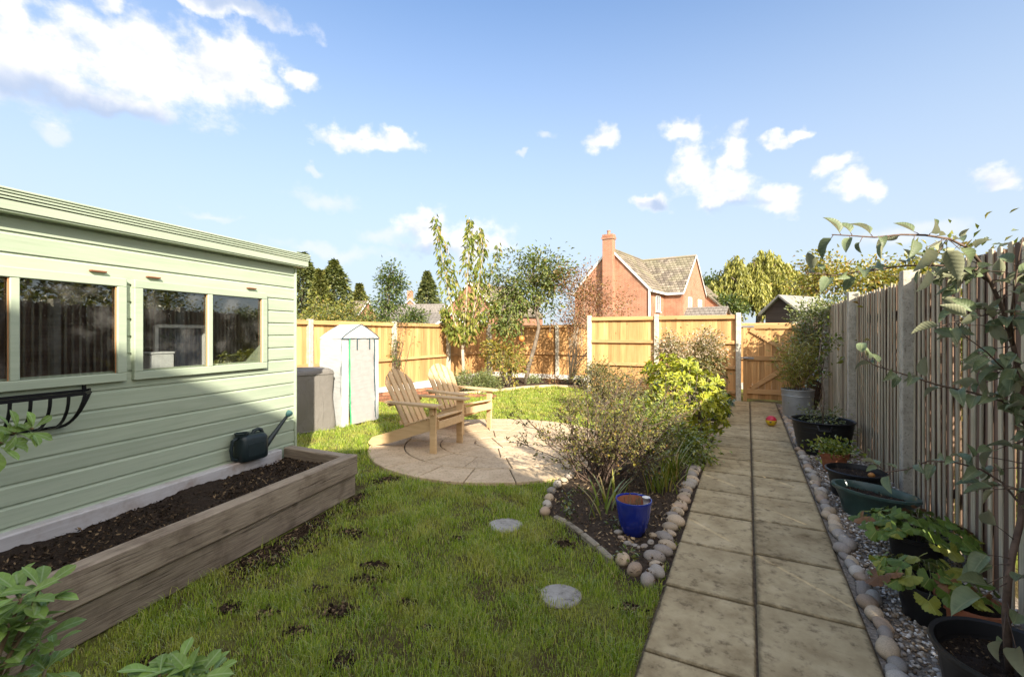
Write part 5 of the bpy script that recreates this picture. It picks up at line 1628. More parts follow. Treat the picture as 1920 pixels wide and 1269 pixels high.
def clump_plant(name, label, cat, base, ells, Kn, per, sig, L, Wd, mat, wood_=None, r0=.02, droop=.2, outward=.7, seed=0, shell=.5, limb_n=None, group=None, trunk=None, accent=None, detail=False, stem_name='stem', leafname='foliage', jit=.05):
    """a woody plant: limbs from the base to leafy clumps spread through the crown's volume"""
    t = thing(name, label, cat, base, 0, group)
    bs = np.array(base, float)
    C = ell_centres(ells, Kn, shell)
    top = np.array(trunk[-1], float) if trunk is not None else bs
    polys = []
    if trunk is not None:
        polys.append(([np.array(p, float) for p in trunk], r0, r0 * .6))
    lk = C if limb_n is None else C[rng.permutation(len(C))[:limb_n]]
    if trunk is not None:
        nb = min(8, max(4, len(C) // 12))
        seeds = C[rng.permutation(len(C))[:nb]]
        nodes = top + (seeds - top) * rng.uniform(.35, .6, (nb, 1))
        for q in nodes:
            polys.append((curve_pts(top, q, 6, .08, jit), r0 * .5, r0 * .28))
        for c in lk:
            q = nodes[np.argmin(((nodes - c) ** 2).sum(1))]
            polys.append((curve_pts(q, c, 5, .05, jit), r0 * .2 * rng.uniform(.6, 1), r0 * .06))
    else:
        for c in lk:
            polys.append((curve_pts(top, c, 6, .06, jit), r0 * .8 * rng.uniform(.5, 1), r0 * .12))
    limbs('trunk' if trunk is not None else stem_name, t, polys, wood_ or M['bark'], base)
    ctr = sum(np.array(e[0]) for e in ells) / len(ells)
    P = np.repeat(C, per, 0)
    offs = rng.normal(0, 1, P.shape) * np.array(sig if isinstance(sig, (tuple, list)) else (sig, sig, sig * .8))
    P = P + offs
    # some leaves along the limbs
    Dv = unit(offs) * .8 + unit(P - ctr) * outward + rng.normal(0, .45, P.shape) + np.array([0, 0, -droop])
    n = len(P)
    acc = None
    if accent is not None:
        amat, frac, zmin = accent
        m = (rng.uniform(0, 1, n) < frac) & (P[:, 2] > zmin)
        acc = leaf_arrays(P[m], Dv[m], L * .8 * rng.uniform(.7, 1.1, m.sum()), Wd * 1.0 * rng.uniform(.7, 1.1, m.sum()))
        P, Dv = P[~m], Dv[~m]; n = len(P)
    foliage('crown' if trunk is not None else leafname, t, [leaf_arrays(P, Dv, L * rng.uniform(.65, 1.25, n), Wd * rng.uniform(.7, 1.2, n), detail=detail)], mat, base)
    if acc is not None and len(acc[0]):
        foliage('flowers', t, [acc], amat, base)
    return t
def V3(v): return np.array(v, float)

# ------------------------------------------------------------------ trees in the far corner of the garden
# upright cherry with long drooping leaves
cb = gnd(868, 722.5); cb.z = 0
Zc = cb.y
ch_t = thing('cherry_tree', 'tall narrow tree with upright arms of drooping leaves by the left fence', 'tree', cb)
fork = pix(867, 655, Zc)
arms = [[(866, 640), (851, 600), (838, 530), (825, 460), (815, 404)], [(869, 640), (873, 590), (877, 510), (881, 450), (880, 408)],
        [(872, 640), (887, 590), (897, 535), (906, 475), (900, 428)], [(873, 640), (888, 610), (905, 570), (922, 510), (936, 455)],
        [(864, 645), (852, 625), (838, 600), (832, 575)], [(872, 640), (900, 600), (925, 575), (940, 560)], [(868, 640), (872, 600), (862, 560), (848, 520), (838, 455)]]
polys = [([V3(cb), V3(pix(869, 690, Zc)), V3(fork)], .055, .045)]
LP, LD, LLn = [], [], []
arm_w = [1, 1, 1, .45, .8, .55, .5]
for ai, a in enumerate(arms):
    pts = [V3(fork)] + [V3(pix(x, y, Zc + (-.35 + .25 * ai if ai < 4 else rng.uniform(-.4, .4)) * i / 4)) for i, (x, y) in enumerate(a)]
    polys.append((pts, .035 if ai < 4 else .02, .006))
    seg = []
    for p, q in zip(pts[:-1], pts[1:]):
        for t in np.linspace(0, 1, 40): seg.append(p + (q - p) * t)
    seg = np.array(seg); k = len(seg)
    f = np.linspace(0, 1, k)
    m = int(400 * arm_w[ai])
    idx = (rng.uniform(.22 if ai < 3 else .3, 1.0, m) ** (1.0) * (k - 1)).astype(int)
    rad = .24 * (1 - f[idx] ** 1.5) + .07
    a_ = rng.uniform(0, 6.28, m)
    pp_ = seg[idx] + np.stack([np.cos(a_) * rad * rng.uniform(.2, 1, m), np.sin(a_) * rad * rng.uniform(.2, 1, m), rng.normal(0, .05, m)], 1)
    LP.append(pp_)
    LD.append(np.stack([np.cos(a_) * .5, np.sin(a_) * .5, np.full(m, -1.0)], 1) + rng.normal(0, .25, (m, 3)))
limbs('trunk', ch_t, polys, M['barkpale'], cb, 6)
LP = np.concatenate(LP); LD = np.concatenate(LD)
foliage('crown', ch_t, [leaf_arrays(LP, LD, .165 * rng.uniform(.6, 1.2, len(LP)), .062 * rng.uniform(.7, 1.2, len(LP)), nrm=unit(rng.normal(0, 1, (len(LP), 3)) + np.array([0, -.6, .3])))], LM['cherry'], cb)

b0 = gnd(985, 722); Zt = b0.y
clump_plant('apple_tree', 'rounded leafy tree with leaning pale trunk in the far corner', 'tree', b0,
            [(pix(995, 545, Zt + .2), (1.0, .9, .75), 1.3), (pix(1040, 520, Zt + .2), (.62, .6, .55), .8), (pix(955, 575, Zt), (.5, .5, .55), .7), (pix(940, 520, Zt + .3), (.45, .4, .5), .25), (pix(1000, 490, Zt), (.95, .5, .22), .35), (pix(950, 612, Zt - .2), (.45, .4, .25), .4)],
            125, 44, .17, .105, .06, LM['apple'], M['bark'], r0=.075, droop=.35, trunk=[V3(b0), V3(pix(990, 690, Zt)), V3(pix(1002, 650, Zt)), V3(pix(1010, 615, Zt)), V3(pix(1006, 580, Zt))], shell=.25)
b0 = gnd(1068, 724); Zt = b0.y
stems = []
red = clump_plant('russet_shrub', 'tall russet leaved shrub with pale bare stems behind the gate fence', 'shrub', b0,
            [(pix(1085, 540, Zt), (.62, .5, .70), 1.0), (pix(1112, 560, Zt - .3), (.55, .5, .55), .8), (pix(1150, 572, Zt - .8), (.5, .3, .2), .18), (pix(1075, 600, Zt), (.5, .45, .4), .6)],
            105, 40, (.16, .16, .15), .062, .036, LM['red'], M['barkpale'], r0=.022, shell=.2, limb_n=22, jit=.06)
b0 = gnd(950, 726)
clump_plant('yellow_shrub', 'yellowing leafy shrub at the foot of the corner trees', 'shrub', b0, [(pix(950, 680, b0.y), (.55, .45, .50)), (pix(935, 655, b0.y + .2), (.35, .3, .3), .5)],
            46, 34, .11, .085, .05, LM['yellow'], r0=.02, shell=.3)
b0 = gnd(897, 735)
clump_plant('rounded_bush', 'low rounded grey green bush behind the sunny chair', 'shrub', b0 + Vector((0, 0, .02)), [(pix(890, 716, b0.y), (.52, .42, .26)), (pix(915, 720, b0.y + .1), (.35, .3, .22), .6)],
            70, 60, .075, .075, .018, LM['grey'], r0=.012, shell=.45, droop=-.25)
for i, (x, y) in enumerate(((1000, 722), (1040, 721), (1075, 722))):
    b0 = gnd(x, y)
    clump_plant('border_plant', ('tuft of green leaves left of the far pale gravel board', 'tuft of brown leaves right of the far pale gravel board', 'dark tuft under the russet shrub')[i], 'plant', b0, [(b0 + Vector((0, 0, .12)), (.22, .2, .12))], 14, 26, .05, .06, .03, (LM['grey'], LM['red'], LM['dark'])[i], r0=.006)
# climber on the left fence
b0 = gnd(716, 740)
cl = clump_plant('fence_climber', 'thin dark climber trained up the left fence beside the growhouse', 'climber', (K - D2 * 4.62 + N2 * .12), [((K - D2 * 4.62 + N2 * .12) + Vector((0, 0, .95)), (.14, .14, .85)), ((K - D2 * 4.5 + N2 * .08) + Vector((0, 0, 1.72)), (.7, .3, .09), .6)],
                 44, 14, .06, .05, .03, LM['dark'], M['twig'], r0=.012, shell=.1)

# ------------------------------------------------------------------ flower bed planting
b0 = gnd(1130, 905)
Zs = b0.y
tw = thing('twiggy_shrub', 'sparse twiggy shrub with small olive leaves beside the patio', 'shrub', b0)
polys, LPs = [], []
for i in range(64):
    a = rng.uniform(0, 6.283); el_ = rng.uniform(.55, 1.45)
    Ls = rng.uniform(.5, 1.18)
    d0 = np.array([math.cos(a) * math.cos(el_), math.sin(a) * math.cos(el_), math.sin(el_)])
    b_ = V3(b0) + np.array([rng.normal(0, .10), rng.normal(0, .16), 0])
    e = b_ + d0 * Ls * np.array([1.0, 1.0, 1.0]) 
    pts = curve_pts(b_, e, 7, .05, .06)
    polys.append((pts, .0065, .0022))
    for j in range(9):
        t = rng.uniform(.3, 1.0)
        k = min(5, int(t * 6)); p = np.array(pts[k]) + (np.array(pts[k + 1]) - np.array(pts[k])) * (t * 6 - k)
        dd = unit(d0 + rng.normal(0, .65, 3))
        q = p + dd * rng.uniform(.10, .28)
        tp_ = curve_pts(p, q, 4, 0, .08)
        polys.append((tp_, .003, .0012))
        m = 13
        tt = rng.uniform(.1, 1, m)
        LPs.append(np.array([p + (q - p) * t_ for t_ in tt]) + rng.normal(0, .008, (m, 3)))
limbs('stem', tw, polys, M['twig'], b0, 4)
LPs = np.concatenate(LPs)
m1 = rng.uniform(0, 1, len(LPs)) < .45
foliage('foliage', tw, [leaf_arrays(LPs[m1], rng.normal(0, 1, (m1.sum(), 3)) + [0, 0, .4], .032 * rng.uniform(.6, 1.3, m1.sum()), .017)], LM['dull'], b0)
foliage('foliage', tw, [leaf_arrays(LPs[~m1][::2], rng.normal(0, 1, (len(LPs[~m1][::2]), 3)) + [0, 0, .4], .030, .016)], LM['yellow'], b0)

def rosette_shrub(name, label, base, ells, Kn, L, Wd, mat, k=11, seed=1, r0=.014, shell=.72):
    t = thing(name, label, 'shrub', base)
    C = ell_centres(ells, Kn, shell)
    C = C[C[:, 2] > .06]
    ctr = sum(np.array(e[0]) for e in ells) / len(ells)
    ax = unit(C - ctr + np.array([0, 0, .35]) + rng.normal(0, .15, C.shape))
    limbs('stem', t, [(curve_pts(V3(base), c, 5, .05, .05), r0 * rng.uniform(.5, 1), .003) for c in C[:70]], M['bark'], base)
    P = np.repeat(C, k, 0) + rng.normal(0, .012, (len(C) * k, 3)); A = np.repeat(ax, k, 0)
    D_ = unit(rng.normal(0, 1, P.shape)); D_ = unit(D_ - A * (D_ * A).sum(1, keepdims=True)) + A * rng.uniform(.0, .8, (len(P), 1))
    foliage('foliage', t, [leaf_arrays(P, D_, L * rng.uniform(.7, 1.2, len(P)), Wd * rng.uniform(.8, 1.2, len(P)), nrm=unit(A + rng.normal(0, .2, A.shape)))], mat, base)
    return t
b0 = gnd(1285, 838)
rosette_shrub('choisya_shrub', 'bright lime yellow shrub in the middle of the flower bed', b0,
              [(pix(1282, 745, b0.y + .2), (.46, .6, .52), 1.0), (pix(1255, 700, b0.y + .5), (.33, .4, .24), .5), (pix(1310, 770, b0.y), (.33, .4, .40), .6)], 330, .085, .034, LM['choisya'])
b0 = gnd(1335, 790)
rosette_shrub('glossy_shrub', 'low dark green shrub spilling towards the path by the gate', b0, [(b0 + Vector((-.10, .1, .27)), (.42, .55, .30))], 150, .09, .036, LM['dark'])
b0 = gnd(1305, 768)
clump_plant('flowering_shrub', 'tall shrub with pinkish flower heads in front of the gate fence', 'shrub', b0, [(pix(1300, 690, b0.y), (.50, .45, .56)), (pix(1262, 650, b0.y), (.22, .3, .26), .35), (pix(1330, 650, b0.y), (.2, .3, .3), .4)],
            150, 56, .095, .062, .032, LM['dull'], r0=.016, shell=.4, accent=(LM['pinkish'], .7, 1.0))
b0 = gnd(1210, 850)
clump_plant('green_bush', 'small leaved green bush between twiggy shrub and lime shrub', 'shrub', b0, [(pix(1225, 800, b0.y), (.36, .5, .36)), (pix(1290, 850, b0.y - .5), (.25, .3, .28), .6)], 90, 44, .085, .05, .026, LM['bush'], r0=.012, shell=.4)
b0 = gnd(1120, 770)
clump_plant('dark_bush', 'dark leaved bush at the far end of the flower bed beside the lawn', 'shrub', b0, [(pix(1120, 712, b0.y), (.34, .4, .32)), (pix(1160, 730, b0.y), (.5, .4, .4), .8)], 90, 40, .09, .05, .026, LM['dull'], r0=.012, shell=.4)
def strap_clump(name, label, base, n, L, w, mat, spread=.55, cat='plant', group=None):
    t = thing(name, label, cat, base, 0, group)
    b = MB()
    for i in range(n):
        a = rng.uniform(0, 6.283); ln = L * rng.uniform(.6, 1.15); sp_ = spread * rng.uniform(.3, 1.2)
        o = Vector((rng.normal(0, .05), rng.normal(0, .05), 0))
        d = Vector((math.cos(a), math.sin(a), 0)); s_ = Vector((-d.y, d.x, 0))
        V, F = [], []
        for j in range(6):
            q = j / 5
            p = o + d * (ln * sp_ * q ** 1.5) + Vector((0, 0, ln * (q - .45 * sp_ * q ** 2.4)))
            ww = w * (1 - q ** 3) * .5 + .0006
            V += [p - s_ * ww, p + s_ * ww]
        for j in range(5): F.append((2 * j, 2 * j + 1, 2 * j + 3, 2 * j + 2))
        b.add(V, F)
    o = b.build('leaf_blades', mat, t); o['kind'] = 'stuff'
    return t
for i, (x, y, n, L, w) in enumerate(((1260, 905, 70, .42, .014), (1282, 870, 60, .42, .014), (1235, 930, 46, .36, .012), (1292, 840, 40, .4, .014))):
    strap_clump('strap_plant', ('grassy strap leaved clump by the path, largest', 'grassy strap leaved clump below the lime shrub', 'grassy strap leaved clump just behind the blue pot', 'farthest grassy strap leaved clump beside the path cobbles')[i], gnd(x, y), n, L, w, LM['strap'], group='grassy clumps along the path edge')
for i, (x, y, n) in enumerate(((1112, 985, 5), (1140, 955, 9), (1155, 965, 7))):
    strap_clump('iris_plant', ('single fan of iris leaves nearest the lawn edge', 'upright iris leaves behind the blue pot', 'arching iris leaves beside the blue pot')[i], gnd(x, y), n, .34, .022, LM['strap'], .5, group='iris in the flower bed')
for i, (x, y) in enumerate(((1060, 950), (1085, 935), (1070, 975), (1150, 1000), (1180, 1060))):
    b0 = gnd(x, y)
    clump_plant('seedling', ('tiny pale seedling at the cobbled corner of the bed', 'tiny seedling behind the cobbled corner', 'tiny seedling by the lawn edging', 'small weed left of the blue pot', 'small weed in front of the blue pot')[i], 'plant', b0 + Vector((0, 0, .03)), [(b0 + Vector((0, 0, .07)), (.05, .05, .03))], 5, 7, .02, .035, .018, LM['apple'], r0=.002)

# ------------------------------------------------------------------ potted plants
bmb = MB()
base = Vector((4.74, 7.55, .43))
polys, LPs, LDs = [], [], []
for i in range(34):
    a = rng.uniform(0, 6.28); r_ = rng.uniform(0, .17)
    p = V3(base) + np.array([math.cos(a) * r_, math.sin(a) * r_, 0])
    e = p + np.array([math.cos(a) * rng.uniform(0, .30), math.sin(a) * rng.uniform(0, .30), rng.uniform(.5, 1.0)])
    pts = curve_pts(p, e, 6, .03, .04); polys.append((pts, .004, .0015))
    m = 34
    tt = rng.uniform(.2, 1, m)
    LPs.append(np.array([p + (e - p) * t_ for t_ in tt]) + rng.normal(0, .04, (m, 3)))
    LDs.append(rng.normal(0, .6, (m, 3)) + np.array([math.cos(a) * .5, math.sin(a) * .5, .1]))
limbs('cane', gt, polys, M['stalk'], base - Vector((0, 0, .43)) * 0 - base + gt.location, 4)
for c in [c for c in gt.children if c.name.startswith('cane')]:
    bpy.data.objects.remove(c)
limbs('cane', gt, polys, M['stalk'], gt.location, 4)
LPs = np.concatenate(LPs); LDs = np.concatenate(LDs)
foliage('foliage', gt, [leaf_arrays(LPs, LDs, .12 * rng.uniform(.6, 1.2, len(LPs)), .015)], LM['bamboo'], gt.location)
# thin young tree in the black tub
bz = V3((3.72, 5.45, .30))
polys = [([bz, bz + [.02, .0, .4], bz + [-.03, .02, .8], bz + [.03, .05, 1.15]], .011, .005)]
LPs = []
for i in range(12):
    p = bz + np.array([0, 0, rng.uniform(.55, 1.15)]); e = p + rng.normal(0, .2, 3) + [0, 0, .1]
    polys.append((curve_pts(p, e, 4), .004, .0015))
    m = 14
    LPs.append(np.array([p + (e - p) * t_ for t_ in rng.uniform(.2, 1, m)]) + rng.normal(0, .03, (m, 3)))
limbs('trunk', bt, polys, M['bark'], bt.location, 5)
LPs = np.concatenate(LPs)
foliage('crown', bt, [leaf_arrays(LPs, rng.normal(0, 1, LPs.shape), .05, .028)], LM['apple'], bt.location)
P = np.array([pth(*to_uv((3.72, 5.45))) for _ in range(0)]) if False else None
def tuft_in(par, n, r, z0, h, L, Wd, mat, off=(0, 0)):
    P = rng.normal(0, 1, (n, 3)) * [r * .5, r * .5, h * .35] + [par.location.x + off[0], par.location.y + off[1], z0 + h * .45]
    D_ = rng.normal(0, .6, (n, 3)) + unit(P - V3((par.location.x, par.location.y, z0 - .1))) * .8
    foliage('foliage', par, [leaf_arrays(P, D_, L * rng.uniform(.6, 1.2, n), Wd * rng.uniform(.7, 1.2, n))], mat, par.location)
tuft_in(tp, 420, .20, .19, .12, .045, .034, LM['bush'])
b0 = V3(pth(4.35, .86))
clump_plant('grey_herb', 'low grey herb growing between galvanised tub and black tub', 'plant', Vector(b0), [(Vector(b0) + Vector((-.05, .05, .30)), (.26, .26, .18))], 44, 30, .06, .04, .014, LM['grey'], r0=.005)
# climber over the end of the paling fence by the gate
b0 = pth(7.35, 1.02)
clump_plant('fence_climber', 'leafy climber over the far end of the paling fence above the bamboo', 'climber', b0, [(pth(7.3, 1.0, 1.35), (.30, .45, .5)), (pth(6.9, 1.12, 1.8), (.30, .7, .18), .8), (pth(7.9, .95, 1.1), (.2, .3, .6), .7)],
            120, 34, .10, .06, .034, LM['grey'], M['twig'], r0=.012, shell=.3)

# ------------------------------------------------------------------ hedges and trees beyond the fences
def hedge(name, label, a, b, h, dep, Kn, per, sig, L, Wd, mat, group=None, z0=0.6):
    a, b = Vector(a), Vector(b)
    els = []
    n = max(2, int((b - a).length / 1.1))
    for i in range(n):
        p = a.lerp(b, (i + .5) / n)
        hh = h * rng.uniform(.82, 1.12)
        els.append((p + Vector((0, 0, hh * .52)), ((b - a).length / n * .75, dep, hh * .5)))
    return clump_plant(name, label, 'hedge', (a + b) / 2, els, Kn, per, sig, L, Wd, mat, r0=.03, shell=.55, group=group, limb_n=16)
hedge('hedge', 'yellow green hedge lit by the sun behind the paling fence', pth(1.2, 2.35), pth(7.6, 2.2), 2.25, .7, 230, 46, .17, .085, .05, LM['hedge'])
hedge('hedge', 'yellow and bronze hedge beyond the left fence behind the growhouse', (-9.2, 14.4, 0), (-4.6, 17.5, 0), 2.4, .7, 130, 48, .17, .11, .06, LM['hedge'])
hedge('hedge', 'tall dark hedge far behind the paling fence, seen mirrored in the shed windows', (8.2, 2.2, 0), (10.0, 7.4, 0), 4.6, .9, 190, 46, .24, .15, .09, LM['hedge'])
b0 = Vector(pix(731, 700, 14.3)); b0.z = 0
clump_plant('slender_tree', 'slender dark leaved tree just beyond the left fence', 'tree', b0, [(pix(727, 570, 14.3), (.62, .6, .75), 1), (pix(730, 515, 14.3), (.33, .3, .45), .5), (pix(748, 540, 14.3), (.3, .3, .3), .25)],
            75, 34, .13, .10, .05, LM['dark'], M['bark'], r0=.05, trunk=[V3(b0), V3(pix(729, 620, 14.3)), V3(pix(730, 520, 14.3))], shell=.25)
b0 = Vector(pix(775, 700, 18)); b0.z = 0
clump_plant('garden_bush', 'dark rounded bush beyond the left fence below the brick gable', 'shrub', b0, [(pix(775, 603, 18), (.62, .5, .42))], 36, 40, .15, .11, .06, LM['dark'], r0=.03, shell=.3)
def conifer(name, label, x, y_top, Z, wpx, mat, y_bot=640, group='conifers on the skyline'):
    base = Vector(pix(x, y_bot, Z)); base.z = 0
    top = pix(x, y_top, Z).z; hw = wpx * Z / FPX / 2
    t = thing(name, label, 'tree', base, 0, group)
    limbs('trunk', t, [([V3(base), V3(base) + [0, 0, top * .6], V3(base) + [0, 0, top * .98]], hw * .10, .03)], M['bark'], base, 6)
    n = 5200
    f = rng.uniform(0, 1, n) ** .8
    zz = top * .08 + f * top * .92
    prof = (1 - f) ** 1.0 * 1.25 * (1 + .12 * np.sin(f * 22 + rng.uniform(0, 6)))
    a = rng.uniform(0, 6.28, n); r_ = hw * prof * rng.uniform(.35, 1.08, n) * (1 + .28 * np.sin(a * 3 + f * 9) + .15 * np.sin(a * 5 - f * 17))
    P = V3(base) + np.stack([np.cos(a) * r_, np.sin(a) * r_, zz], 1)
    D_ = np.stack([np.cos(a), np.sin(a), -.35 + .5 * f], 1) + rng.normal(0, .3, (n, 3))
    foliage('crown', t, [leaf_arrays(P, D_, top * .06 * rng.uniform(.6, 1.2, n), top * .024)], mat, base)
    return t
conifer('conifer', 'dark conifer on the skyline next to the shed roof', 568, 476, 46, 120, LM['conifer'])
conifer('conifer', 'second dark conifer on the skyline right of the shed', 626, 490, 50, 112, LM['conifer'])
conifer('conifer', 'small golden conifer on the skyline', 674, 533, 52, 60, LM['goldconifer'])
conifer('conifer', 'rounded dark conifer behind the distant brick gable', 801, 511, 75, 72, LM['conifer'])
conifer('conifer', 'dark conifer half hidden behind the shed corner', 600, 508, 42, 60, LM['goldconifer'])
# weeping willow
Zw = 46
wb = Vector(pix(1425, 640, Zw)); wb.z = 0
wt = thing('willow_tree', 'broad weeping willow on the skyline right of the brick house', 'tree', wb)
polys = [([V3(wb), V3(wb) + [0, 0, 3.5]], .5, .35)]
LPs, LDs = [], []
for i in range(420):
    a = rng.uniform(0, 6.28); q = rng.uniform(0, 1) ** .6
    px_, py_ = math.cos(a) * q, math.sin(a) * q
    rx, rz_ = 5.4, 8.1
    top = V3(wb) + np.array([px_ * rx, py_ * 3.5, 9.05 - 3.2 * q * q + rng.normal(0, .35) + .5 * math.sin(px_ * 9)])
    if i % 9 == 0: polys.append((curve_pts(V3(wb) + [0, 0, 3.2], top, 6, .15), .16, .04))
    Ls = rng.uniform(1.4, 3.6)
    m = 46
    t_ = rng.uniform(0, 1, m)
    P = top + np.stack([px_ * t_ * .5 + rng.normal(0, .10, m), py_ * t_ * .5 + rng.normal(0, .10, m), -t_ * Ls], 1)
    LPs.append(P); LDs.append(np.stack([rng.normal(0, .35, m), rng.normal(0, .35, m), np.full(m, -1.0)], 1))
limbs('trunk', wt, polys, M['bark'], wb, 5)
LPs = np.concatenate(LPs); LDs = np.concatenate(LDs)
foliage('crown', wt, [leaf_arrays(LPs, LDs, .55 * rng.uniform(.6, 1.2, len(LPs)), .16, nrm=unit(rng.normal(0, 1, LPs.shape) + [0, -.8, 0]))], LM['willow'], wb)
b0 = Vector(pix(1330, 640, 52)); b0.z = 0
clump_plant('background_tree', 'green tree between the brick house and the willow', 'tree', b0, [(pix(1328, 545, 52), (1.6, 1.4, 1.9))], 40, 44, .5, .32, .2, LM['dark'], r0=.12, trunk=[V3(b0), V3(b0) + [0, 0, 3]], shell=.3)
b0 = Vector(pix(1368, 640, 40)); b0.z = 0
clump_plant('background_tree', 'dark shrubby tree under the left side of the willow', 'tree', b0, [(pix(1362, 580, 40), (1.5, 1.2, 1.2))], 40, 44, .4, .3, .18, LM['dark'], r0=.1, trunk=[V3(b0), V3(b0) + [0, 0, 1.5]], shell=.3)
b0 = Vector(pix(1560, 640, 30)); b0.z = 0
clump_plant('background_tree', 'golden autumn tree behind the apple branches', 'tree', b0, [(pix(1570, 520, 30), (3.2, 2, 1.6)), (pix(1680, 520, 30), (3, 2, 1.6))], 110, 48, .42, .26, .16, LM['yellow'], r0=.1, trunk=[V3(b0), V3(b0) + [0, 0, 2.5]], shell=.3)
for i, (x, yt, Z, w, m) in enumerate(((690, 575, 30, 2.4, 'hedge'), (600, 570, 30, 3.2, 'hedge'), (845, 585, 38, 1.8, 'dark'))):
    b0 = Vector(pix(x, 640, Z)); b0.z = 0
    tp_z = pix(x, yt, Z).z
    clump_plant('background_bush', ('bronze bush in front of the distant bungalow', 'yellow green bush below the skyline conifers', 'dark bush beside the outbuilding')[i], 'shrub', b0, [(b0 + Vector((0, 0, tp_z * .6)), (w, 1, tp_z * .42))], 50, 44, .26, .2, .11, LM[m], r0=.05, shell=.3)

# ------------------------------------------------------------------ near plants whose leaves can be picked apart
def leaf_mesh(name, L, Wd, mat, fold=.25, curl=.3, prof=None, nseg=7, wave=0.0):
    """one leaf along +x, midrib at y=0"""
    V, F = [], []
    for j in range(nseg + 1):
        t = j / nseg
        w = (prof(t) if prof else math.sin(math.pi * t ** .8) ** .9) * Wd / 2 + .0005
        ang = curl * t
        x = L * (math.sin(ang) / curl if abs(curl) > .01 else t); z = -L * ((1 - math.cos(ang)) / curl if abs(curl) > .01 else 0)
        wz = wave * math.sin(t * 11) * Wd
        V += [(x, -w, z + w * fold * 2 * .5 + wz), (x, 0, z), (x, w, z + w * fold * 2 * .5 - wz)]
    for j in range(nseg):
        a = 3 * j
        F += [(a, a + 3, a + 4, a + 1), (a + 1, a + 4, a + 5, a + 2)]
    return MB().add(V, F).mesh(name, mat, True)
def veined(name, c_top, c_back, vein, rough=.45, var=.2, spots=None):
    m, t, b = base_mat(name, rough, .35)
    co = t.new('ShaderNodeTexCoord').outputs['Object']
    sp_ = t.new('ShaderNodeSeparateXYZ'); t.link(co, sp_.inputs[0])
    ay = t.math('ABSOLUTE', sp_.outputs[1])
    mid = t.smooth(ay, .0022, .0006)
    w = t.math('SINE', t.math('MULTIPLY', t.math('SUBTRACT', sp_.outputs[0], t.math('MULTIPLY', ay, .9)), 560))
    rib = t.math('MULTIPLY', t.smooth(w, .82, 1.0), .35)
    oi = t.new('ShaderNodeObjectInfo')
    n = t.noise(t.vmath('ADD', co, t.vmath('SCALE', (3, 5, 7), oi.outputs['Random'])), 26, 5)
    col = t.mix(t.smooth(n, .35, .7), c_top, tuple(x * 1.35 for x in c_top))
    if spots:
        col = t.mix(t.smooth(n, .62, .72), col, spots)
    col = t.mix(t.math('MAXIMUM', mid, rib), col, vein)
    geo = t.new('ShaderNodeNewGeometry')
    col = t.mix(geo.outputs['Backfacing'], col, c_back)
    h = t.new('ShaderNodeHueSaturation'); t.link(col, h.inputs['Color'])
    t.put(h.inputs['Value'], t.math('MULTIPLY_ADD', oi.outputs['Random'], 2 * var, 1 - var))
    t.link(h.outputs[0], b.inputs['Base Color'])
    t.link(t.bump(t.math('ADD', t.math('MULTIPLY', w, .4), n), .25, .002), b.inputs['Normal'])
    tr = t.new('ShaderNodeBsdfTranslucent'); t.link(h.outputs[0], tr.inputs[0])
    mx = t.new('ShaderNodeMixShader'); mx.inputs[0].default_value = .25
    t.link(b.outputs[0], mx.inputs[1]); t.link(tr.outputs[0], mx.inputs[2])
    t.link(mx.outputs[0], t.n['Material Output'].inputs[0])
    return m
M['appleleaf'] = veined('apple_leaf', (.14, .175, .085), (.34, .345, .21), (.24, .27, .14))
M['pierisleaf'] = veined('pieris_leaf', (.19, .29, .06), (.24, .33, .10), (.32, .42, .16), rough=.4, spots=(.29, .36, .08))
M['lobedleaf'] = veined('lobed_leaf', (.10, .16, .024), (.16, .20, .05), (.25, .28, .07), spots=(.18, .20, .035))
M['lobedyellow'] = veined('lobed_yellow_leaf', (.24, .25, .035), (.26, .26, .06), (.36, .36, .08), spots=(.34, .24, .04))
M['lobedbrown'] = veined('lobed_brown_leaf', (.20, .095, .035), (.22, .12, .06), (.26, .14, .06), spots=(.33, .17, .04))
M['greentwig'] = plain('green_twig', (.22, .22, .10), .6)
ovate = lambda t: (math.sin(math.pi * min(1, t) ** .72)) ** .8
obov = lambda t: max(0, math.sin(math.pi * t ** 1.6)) ** .8 * (.35 + .65 * t) / .82 if t < 1 else 0
apl = [leaf_mesh('leaf', .092, .044, M['appleleaf'], fold=.85, curl=c, prof=ovate, wave=w) for c, w in ((.5, .03), (.9, .05), (.2, .02), (1.3, .04))]
pil = [leaf_mesh('leaf', .075, .026, M['pierisleaf'], fold=.35, curl=c, prof=obov) for c in (.3, .6, .9)]
def place_leaf(me, par, p, d, up=(0, 0, 1), s=1.0, ph=0.0):
    x = Vector(d).normalized(); u = Vector(up)
    y = u.cross(x)
    if y.length < 1e-3: y = Vector((0, 1, 0)).cross(x)
    y.normalize(); z = x.cross(y)
    Mx = Matrix((x, y, z)).transposed()
    o = inst('leaf', me, par, Vector(p) - par.location, (0, 0, 0), (s, s, s))
    o.rotation_euler = (Mx @ Matrix.Rotation(ph, 3, 'X')).to_euler()
    return o

